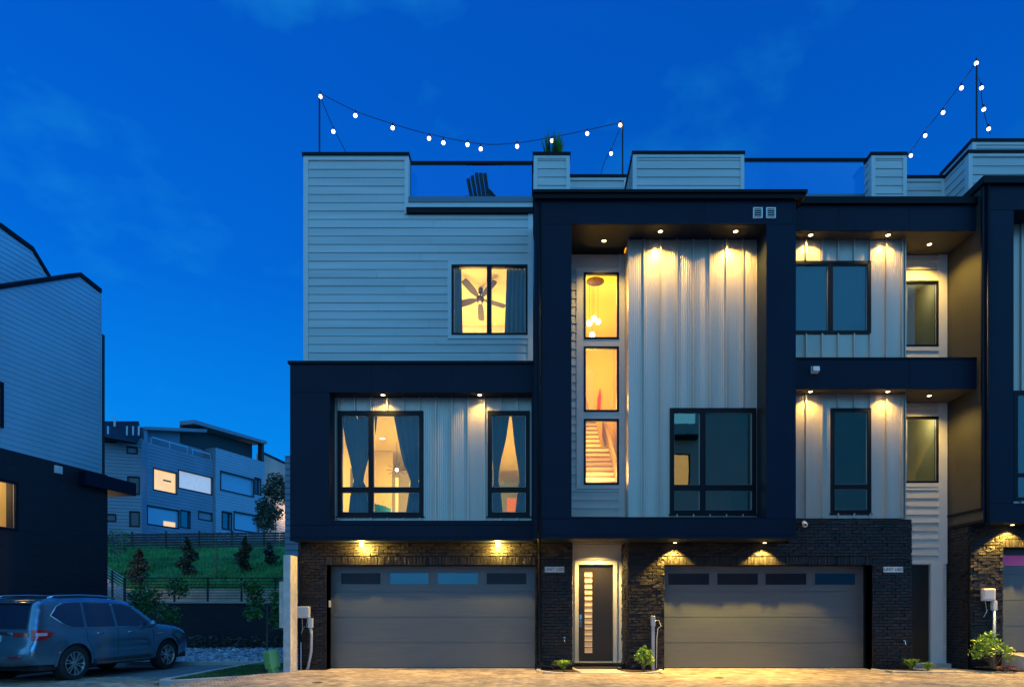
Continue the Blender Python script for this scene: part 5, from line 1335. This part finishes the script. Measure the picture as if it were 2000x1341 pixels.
bush(PX(1960, 15.3), 15.2, .05, .20, .16, 200, .025, 'redleaf' if 'redleaf' in M else 'mulch', 'low reddish ground plant against the curved kerb at the right', 8, 'groundcover_plant')
bush(PX(513, 15.9), 16.0, -.12, .22, .20, 200, .03, 'leafd', 'scruffy little dark weed in front of the green utility box', 9, 'weed')
# potted plant on the roof
pt = thing('potted_plant', (PX(1078, 17.4), 17.4, 11.5), 'spiky potted plant showing above the small roof parapet', 'plant')
MB().lathe((PX(1078, 17.4), 17.4, 11.5), [(.16, 0), (.22, .75), (.24, .8), (.20, .79)], 16).build('pot', M['flash'], pt)
rg = random.Random(4); mb = MB(); x, y, z = PX(1078, 17.4), 17.4, 12.3
for i in range(190):
    a = rg.uniform(0, 6.28); R_ = .34*rg.uniform(.2, 1); hh = rg.uniform(1.0, 1.85)*(1-R_*.5); px, py = -math.sin(a)*.016, math.cos(a)*.016
    mb.add([(x-px, y-py, z), (x+px, y+py, z), (x+math.cos(a)*R_*.6, y+math.sin(a)*R_*.6, z+hh*.8), (x+math.cos(a)*R_, y+math.sin(a)*R_, z+hh)], [(0,1,3,2)])
mb.build('foliage', M['leafm'], pt)

# ================================================================== STRING LIGHTS
def pole(px, pt_, pb_, Y_, lab):
    x = PX(px, Y_); zt_, zb__ = PZ(pt_, Y_), PZ(pb_, Y_)
    mb = MB(); mb.tube([(x, Y_, zb__-.6), (x, Y_, zt_)], .022, 8); mb.box(x-.05, x+.05, Y_-.03, Y_+.03, zb__-.4, zb__-.3); mb.tube([(x, Y_, zt_-.05), (x, Y_-.06, zt_-.02)], .010, 5)
    return mb.build('light_pole', M['wire'], None, lab, 'pole', 'poles holding the roof string lights', loc=(x, Y_, zb__-.6))
pole(624, 188, 302, 16.75, 'leftmost of the roof poles, on the left corner of the left townhouse roof')
pole(1216, 240, 345, 17.85, 'middle roof pole holding string lights beside the wide roof parapet')
pole(1907.5, 120, 265, 16.5, 'tallest roof pole at the right corner of the row')
def string(pts, bulbs, lab, Yf_):
    """pts: wire (px, py); bulbs: (px, py)"""
    x0, y0 = pts[0]; t = thing('string_lights', (PX(x0, Yf_(0)), Yf_(0), PZ(y0, Yf_(0))), lab, 'string lights', 'strings of lights above the roofs')
    n = len(pts); sp = smooth_pts(pts, 8); m = len(sp)
    def yy(px_): a, b = pts[0][0], pts[-1][0]; return Yf_((px_-a)/(b-a) if abs(b-a) > 1 else 0)
    P3 = [(PX(a, yy(a)), yy(a), PZ(b, yy(a))) for a, b in sp]
    MB().tube(P3, .009, 5).build('cable', M['wire'], t)
    for a, b in bulbs:
        Y_ = yy(a); x, z = PX(a, Y_), PZ(b, Y_)
        s_ = MB().tube([(x, Y_, z+.13), (x, Y_, z+.035)], .018, 8).build('socket', M['wire'], t)
        MB().sphere((x, Y_, z), .046, 12, 8).build('bulb', M['bulb'], t)
string([(625,182),(694,217),(767,242),(838,262),(939,281),(1010,279),(1078,268),(1147,254),(1214,239)], [(625.5,189),(694,226),(767,250),(838,270.5),(866,279),(913,282.5),(939,291),(1010,286),(1078,275),(1147,261),(1211.5,244.5)], 'long sagging string of lights across the left roof between two poles', lambda t: 16.75+1.1*t)
string([(626,190),(648,243),(664,275),(677,300)], [(651,257)], 'short string with one bulb falling behind the leftmost roof corner', lambda t: 16.75+1.5*t)
string([(1214,243),(1196,286),(1180,318),(1172,346)], [(1193.5,300)], 'short string with one bulb falling left of the middle roof pole', lambda t: 17.9+1.3*t)
string([(1907,122),(1878,163),(1842,211),(1807,256),(1779,296),(1768,312)], [(1907,124),(1878,172),(1842,220),(1807,265),(1779,304)], 'string of five bulbs falling leftwards from the tallest pole', lambda t: 16.5+3.0*t)
string([(1909,150),(1915,165),(1919,205),(1929,246),(1934,262)], [(1917,172),(1921.5,214),(1931,252)], 'string of three bulbs falling rightwards from the tallest pole', lambda t: 16.5+1.5*t)

# ================================================================== ROOF CHAIR
ch = thing('adirondack_chair', (PX(930, 17.5), 17.5, 11.72), 'dark slatted deck chair behind the glass rail on the left roof', 'chair')
cx, cy, cz = PX(931, 17.4), 17.4, 11.72
def slat(mb, a, b, w_, th, ax=(1,0,0)):
    a, b = Vector(a), Vector(b); t = (b-a).normalized(); u = Vector(ax); n_ = t.cross(u).normalized(); u = n_.cross(t)
    vs = [p+u*s1*w_/2+n_*s2*th/2 for p in (a, b) for s1, s2 in ((-1,-1),(1,-1),(1,1),(-1,1))]
    mb.add(vs, [(0,1,2,3)[::-1], (4,5,6,7), (0,1,5,4), (1,2,6,5), (2,3,7,6), (3,0,4,7)])
ca_, sa_ = math.cos(R(-25)), math.sin(R(-25))
def rt(x, y, z): return (cx+x*ca_-y*sa_, cy+x*sa_+y*ca_, cz+z)
ax = (ca_, sa_, 0)
mb = MB()
for i in range(5):
    o_ = (i-2)*.115; slat(mb, rt(o_, .28, .30), rt(o_*1.1, -.02, 1.12-.04*abs(i-2)), .098, .02, ax)
mb.build('backrest', M['wire'], ch)
mb = MB()
for i in range(5): slat(mb, rt(-.28, .30+i*.10, .33+i*.02), rt(.28, .30+i*.10, .33+i*.02), .085, .02, (0, 1, 0))
mb.build('seat', M['wire'], ch)
for s_ in (-1, 1):
    mb = MB(); slat(mb, rt(s_*.33, .0, .60), rt(s_*.33, .78, .62), .12, .022, ax); mb.build('armrest', M['wire'], ch)
    for a, b in (((s_*.30, .75, 0), (s_*.30, .72, .61)), ((s_*.30, .05, 0), (s_*.30, .1, .60))):
        mb = MB(); slat(mb, rt(*a), rt(*b), .09, .022, ax); mb.build('leg', M['wire'], ch)

# ================================================================== INTERIOR THINGS
Yc = 16.0; Fc = Fr(0, Yc)
k_ = Yc
def E(rows, zt_, zb__):
    zs_ = [HOR-(z-CAMZ)*FP/Yc for z in (zt_, zb__)]
    return lerp_edges([((y-zs_[0])/(zs_[1]-zs_[0]), PX(a, Yc), PX(b, Yc)) for y, a, b in rows])
zt_, zb__ = PZ(806, Yc), PZ(1012, Yc)
g_c = 'tied curtains in the living room windows'
curtain(Fc, zt_, zb__, E([(806, 666, 694), (860, 674, 712), (900, 684, 712), (934, 690, 702), (942, 691, 703), (965, 684, 716), (1012, 679, 728)], zt_, zb__), 0, 'curtain', 'leftmost tied blue curtain in the wide lower window', g_c)
curtain(Fr(0, 16.06), zt_, zb__, E([(806, 697, 736), (840, 697, 733), (880, 697, 722), (934, 697, 708), (942, 697, 709), (965, 700, 722), (1012, 702, 728)], zt_, zb__), 0, 'curtain', 'blue curtain hanging behind the mullion of the wide lower window', g_c)
curtain(Fc, zt_, zb__, E([(806, 768, 830), (850, 776, 830), (880, 782, 830), (905, 788, 828), (934, 801, 816), (942, 802, 818), (965, 798, 824), (1012, 791, 828)], zt_, zb__), 0, 'curtain', 'rightmost tied blue curtain in the wide lower window', g_c)
curtain(Fc, zt_, zb__, E([(806, 958, 996), (860, 960, 988), (900, 962, 978), (932, 965, 973), (940, 964, 974), (970, 961, 979), (1012, 959, 983)], zt_, zb__), 0, 'curtain2', 'left tied curtain in the narrow lower window', g_c)
curtain(Fc, zt_, zb__, E([(806, 999, 1030), (860, 1004, 1030), (900, 1010, 1028), (932, 1015, 1025), (940, 1014, 1026), (970, 1010, 1028), (1012, 1005, 1030)], zt_, zb__), 0, 'curtain2', 'right tied curtain in the narrow lower window', g_c)
Yv = 16.7; Fv = Fr(0, Yv); zt2, zb2 = PZ(525, Yv), PZ(662, Yv)
curtain(Fv, zt2, zb2, lambda t: (PX(884, Yv), PX(901+3*t, Yv)), 0, 'curtain', 'narrow blue curtain at the left side of the bedroom window', 'bedroom curtains')
curtain(Fv, zt2, zb2, lambda t: (PX(990-5*t, Yv), PX(1030, Yv)), 0, 'curtain', 'wide blue curtain at the right side of the bedroom window', 'bedroom curtains')
# ceiling fan
fx, fy = PX(938, 17.9), 17.9; fz_ = PZ(583, fy)
cf = thing('ceiling_fan', (fx, fy, fz_), 'dark five-bladed ceiling fan seen through the bedroom window', 'ceiling fan')
MB().lathe((fx, fy, fz_-.05), [(.05, -.06), (.10, -.03), (.11, .04), (.06, .09), (.02, .10), (.015, .26), (.06, .28), (.07, .40)], 16).build('motor', M['bronze'], cf)
MB().sphere((fx, fy, fz_-.14), .045, 10, 6).build('light_globe', M['frost'], cf)
for k in range(5):
    a = R(20+72*k); c_, s__ = math.cos(a), math.sin(a); mb = MB()
    pr = [(.10, .03), (.18, .055), (.30, .08), (.62, .09), (.70, .065)]
    vs = [(fx+r*c_-w_*s__*sg, fy+r*s__+w_*c_*sg, fz_-.02+sg*w_*.25+h_) for h_ in (0, .012) for r, w_ in pr for sg in (-1, 1)]
    n = len(pr); fs = []
    for i in range(n-1):
        a0_ = i*2; fs += [(a0_, a0_+1, a0_+3, a0_+2)[::-1], (2*n+a0_, 2*n+a0_+1, 2*n+a0_+3, 2*n+a0_+2), (a0_, a0_+2, 2*n+a0_+2, 2*n+a0_), (a0_+1, 2*n+a0_+1, 2*n+a0_+3, a0_+3)]
    mb.add(vs, fs); mb.build('blade', M['wood'], cf)
cf.rotation_euler = (R(-26), 0, 0)
# living room pieces
ax_, ay_ = PX(728, 17.0), 17.0
ac = thing('armchair', (ax_, ay_, 3.31), 'turquoise rounded armchair seen through the bottom panes of the wide window', 'armchair')
mb = MB()
for i in range(15):
    a0_, a1_ = R(200+i*140/14), R(200+(i+1)*140/14)
    if i == 14: break
    for (r0, r1) in ((.42, .52),):
        vs = [(ax_+r_*math.cos(a), ay_+.1+r_*math.sin(a), z) for z in (3.45, 4.10-.10*abs(i-7)/7) for a in (a0_, a1_) for r_ in (r0, r1)]
        mb.add(vs, [(0,1,3,2),(4,6,7,5),(0,4,5,1),(2,3,7,6),(0,2,6,4),(1,5,7,3)])
mb.build('backrest', M['teal'], ac)
MB().lathe((ax_, ay_+.1, 3.45), [(.40, 0), (.42, .22), (.38, .28), (1e-4, .30)], 20).build('seat', M['teal'], ac)
for a in (45, 135, 225, 315): MB().tube([(ax_+.3*math.cos(R(a)), ay_+.1+.3*math.sin(R(a)), 3.31), (ax_+.26*math.cos(R(a)), ay_+.1+.26*math.sin(R(a)), 3.46)], .02, 6).build('leg', M['wood'], ac)
pl = thing('pendant_light', (PX(775, 19.3), 19.3, 6.3), 'round glowing pendant light beyond the partition in the living room', 'pendant light')
px3, pz3 = PX(775, 19.3), PZ(917, 19.3)
MB().tube([(px3, 19.3, 6.3), (px3, 19.3, pz3+.12)], .006, 5).build('cord', M['wire'], pl)
MB().sphere((px3, 19.3, pz3), .05, 14, 10).build('globe', M['lampw'], pl)
for j in range(10):
    a = j*math.pi/5; MB().tube([(px3, 19.3, pz3), (px3+.30*math.cos(a), 19.3, pz3+.22*math.sin(a))], .006, 4).build('spoke', M['bronze'], pl)
cb = MB().box(PX(990, 18.2), PX(1010, 18.2), 18.2, 18.6, 3.31, PZ(972, 18.2)).build('cabinet_orange', M['orange'], None, 'orange cupboard seen through the bottom pane of the narrow lower window', 'cupboard')
cb.name = 'cupboard'
# chandelier in the stairwell
sx_, sy_ = PX(1163, 18.2), 18.2; sc_z = 10.42
cl = thing('chandelier', (sx_, sy_, sc_z), 'round canopy pendant with glowing globes in the top stair window', 'chandelier')
MB().lathe((sx_, sy_, sc_z), [(.24, 0), (.24, -.03), (1e-4, -.05)], 24).build('canopy', M['bronze'], cl)
for px_, py_, yy in ((1160, 622, 18.2), (1151, 631, 18.0), (1156.5, 654, 18.3), (1168, 628, 18.4)):
    x, z = PX(px_, yy), PZ(py_, yy); g_ = MB().sphere((x, yy, z), .075, 12, 8).build('globe', M['lamp'], cl)
    MB().tube([(x, yy, z+.07), (x, yy, sc_z-.03)], .004, 4).build('cord', M['bronze'], g_)

# ================================================================== SMALL THINGS OUTSIDE
def text_obj(txt, loc, size, mat, parent, rot=(R(90), 0, 0), depth=.002, name='lettering'):
    cu = bpy.data.curves.new(name, 'FONT'); cu.body = txt; cu.size = size; cu.extrude = depth; cu.align_x = 'CENTER'; cu.align_y = 'CENTER'
    o = bpy.data.objects.new(name+'_tmp', cu); col.objects.link(o); dg = bpy.context.evaluated_depsgraph_get()
    me = bpy.data.meshes.new_from_object(o.evaluated_get(dg)); bpy.data.objects.remove(o)
    me.materials.clear(); me.materials.append(M[mat]); o2 = bpy.data.objects.new(name, me); col.objects.link(o2)
    o2.parent = parent; o2.location = Vector(loc)-ORG[parent]; o2.rotation_euler = rot; return o2
for a, b, t_, lab in ((1064, 1101.5, 'UNIT 1002', 'small pale unit number plate on dark brick left of the lit front door'), (1725, 1763, 'UNIT 1003', 'small pale unit number plate on dark brick right of the right double garage')):
    x0, x1 = PX(a, 15.98), PX(b, 15.98); z0, z1 = PZ(1117, 15.98), PZ(1106, 15.98)
    p_ = MB().box(x0, x1, 15.962, 15.984, z0, z1).build('number_plate', M['plastic'], None, lab, 'sign', 'unit number plates')
    text_obj(t_, ((x0+x1)/2, 15.961, (z0+z1)/2), .098, 'wire', p_)
def meter(px0, px1, py0, py1, Y_, cpx, cy0, cy1, lab, zend, bend=None):
    t = thing('meter_box', (PX(px0, Y_), Y_, PZ(py1, Y_)), lab, 'utility box')
    x0, x1, z0, z1 = PX(px0, Y_), PX(px1, Y_), PZ(py1, Y_), PZ(py0, Y_)
    MB().box(x0, x1, Y_-.13, Y_, z0, z1).build('housing', M['plastic'], t, bevel=.025)
    MB().box(x0+.03, x1-.05, Y_-.137, Y_-.131, z0+.05, z1-.05).build('cover', M['plastic'], t)
    xc = PX(cpx, Y_); zc0, zc1 = PZ(cy1, Y_), PZ(cy0, Y_)
    MB().box(xc-.055, xc+.055, Y_-.09, Y_, zc0, zc1).build('junction_box', M['plastic'], t, bevel=.01)
    pts = [(xc, Y_-.05, zc0)] + (bend or []) + [(xc + (bend and -.12 or 0), Y_-.05, zend)]
    MB().tube(pts, .035, 10).build('conduit', M['steelgrey'], t, smooth=True)
    mb = MB(); mb.tube([(x0+.1, Y_-.04, z0), (x0+.12, Y_-.06, z0-.25), (x0+.07, Y_-.03, z0-.38), (x0+.16, Y_-.04, z0-.2)], .006, 5); mb.tube([(x1-.06, Y_-.04, z0), (x1-.08, Y_-.07, z0-.2), (x1-.0, Y_-.05, z0-.25)], .006, 5); mb.build('loose_cable', M['plastic'], t)
    return t
Yw = 15.98
m1 = meter(583, 607, 1183, 1206, Yw, 608, 1206, 1225, 'white utility box with curved conduit at the left corner of the left garage', -.1, [(PX(610, Yw), Yw-.05, PZ(1240, Yw)), (PX(609, Yw), Yw-.05, PZ(1272, Yw)), (PX(604, Yw), Yw-.06, PZ(1300, Yw))])
MB().tube([(PX(589, Yw), Yw-.04, -.1), (PX(589, Yw), Yw-.04, PZ(1253, Yw))], .022, 8).build('conduit', M['steelgrey'], m1)
meter(1914, 1938, 1149, 1173, 15.86, 1939, 1172, 1191, 'white utility box on the sunny-lit brick beside the rightmost garage', .08)
# conduit post between entry and right garage
cp = thing('conduit_post', (PX(1275, 15.9), 15.9, 0), 'tall grey electrical conduit post in front of rough brick left of the right garage', 'conduit')
x = PX(1275, 15.9); MB().box(x-.05, x+.05, 15.82, 15.94, PZ(1222, 15.9), PZ(1202, 15.9)).build('junction_box', M['steelgrey'], cp, bevel=.01)
MB().box(x-.035, x+.035, 15.84, 15.93, 0, PZ(1222, 15.9)).build('riser', M['steelgrey'], cp, bevel=.008)
mb = MB(); mb.tube([(x+.04, 15.9, PZ(1212, 15.9)), (x+.14, 15.9, PZ(1210, 15.9)), (x+.2, 15.9, PZ(1222, 15.9)), (x+.12, 15.88, PZ(1226, 15.9)), (x+.09, 15.86, PZ(1245, 15.9)), (x+.08, 15.86, .05)], .008, 6); mb.build('loose_cable', M['plastic'], cp)
# stucco end post of the left wing wall
cw_ = thing('wing_wall', (PX(567, 15.95), 15.95, -.15), 'tall rough concrete end post left of the garage, blue front and orange lit side', 'wall')
z1 = PZ(1083, 15.95); MB().box(PX(553, 15.4), PX(567.5, 15.4), 15.4, 15.85, -.2, PZ(1083, 15.4)).build('post', M['stucco'], cw_, bevel=.012)
MB().box(PX(547, 15.6), PX(553, 15.4), 15.55, 15.85, PZ(1225, 15.6), PZ(1135, 15.6)).build('side_step', M['stucco'], cw_)
# tilted green utility box
gb = thing('utility_pedestal', (PX(536, 15.5), 15.5, -.12), 'leaning two-tone green plastic utility box on the grass island', 'utility box')
gb.rotation_euler = (R(3), R(-11), R(-35))
mb = MB(); z_ = 0
mb.add([(-.10,-.09,0),(.10,-.09,0),(.10,.09,0),(-.10,.09,0),(-.10,-.09,.24),(.10,-.09,.24),(.10,.09,.24),(-.10,.09,.24)], [(0,3,2,1),(4,5,6,7),(0,1,5,4),(1,2,6,5),(2,3,7,6),(3,0,4,7)])
mb.build('base', M['green_box'], gb, local=True, bevel=.012)
mb = MB(); mb.add([(-.13,-.12,.20),(.13,-.12,.20),(.13,.12,.20),(-.13,.12,.20),(-.14,-.13,.58),(.14,-.13,.58),(.14,.13,.58),(-.14,.13,.58),(-.11,-.10,.63),(.11,-.10,.63),(.11,.10,.63),(-.11,.10,.63)], [(0,3,2,1),(0,1,5,4),(1,2,6,5),(2,3,7,6),(3,0,4,7),(4,5,9,8),(5,6,10,9),(6,7,11,10),(7,4,8,11),(8,9,10,11)])
mb.build('hood', M['green_box'], gb, local=True, bevel=.015)
MB().box(.05, .11, -.15, -.12, .30, .36).build('latch', M['green_box'], gb, local=True)
# doormat
mb = MB(); mb.add([(.92,16.55,.02),(1.93,16.55,.02),(2.0,16.05,.02),(.95,16.05,.02),(.92,16.55,.035),(1.93,16.55,.035),(2.0,16.05,.035),(.95,16.05,.035)], [(0,3,2,1)[::-1],(4,7,6,5),(3,2,6,7),(0,1,5,4),(0,3,7,4),(1,5,6,2)])
mb.build('doormat', pmat('coir', (.10, .06, .035), .95, var=.4, vscale=40, bump=1, bscale=200), label='dark coir doormat before the lit front door', cat='doormat')
# security cameras and hose taps
for px_, py_, Y_, lab in ((1570, 1024, 15.97, 'small round pale security camera on dark brick under the right bay'),):
    t = thing('security_camera', (PX(px_, Y_), Y_, PZ(py_, Y_)), lab, 'security camera'); x, z = PX(px_, Y_), PZ(py_, Y_)
    MB().lathe((x, Y_, z+.04), [(.05, 0), (.05, -.03), (.02, -.04)], 14, 'y').build('mount', M['white'], t); m_ = MB().sphere((x-.01, Y_-.09, z-.01), .065, 14, 10).build('housing', M['white'], t, smooth=True)
    MB().sphere((x-.015, Y_-.135, z-.02), .032, 10, 8).build('lens', M['wire'], t)
for px_, py_, lab in ((1102, 1247, 'small brass hose tap on dark brick left of the front door'), (1764, 1253, 'small brass hose tap on dark brick left of the side door')):
    x, z = PX(px_, 15.98), PZ(py_, 15.98); t = thing('hose_tap', (x, 15.98, z), lab, 'tap')
    mb = MB(); mb.tube([(x, 15.98, z), (x, 15.90, z), (x, 15.88, z-.03), (x, 15.87, z-.07)], .014, 8); mb.build('spout', M['chrome'], t, smooth=True)
    MB().tube([(x-.03, 15.92, z+.035), (x+.03, 15.92, z+.035)], .010, 6).tube([(x, 15.92, z), (x, 15.92, z+.035)], .008, 6).build('handle', M['chrome'], t)
MB().box(PX(644.5, 16.2), PX(648, 16.2), 16.1, 16.14, PZ(1185, 16.2), PZ(1172, 16.2)).build('door_sensor', M['plastic'], TL)
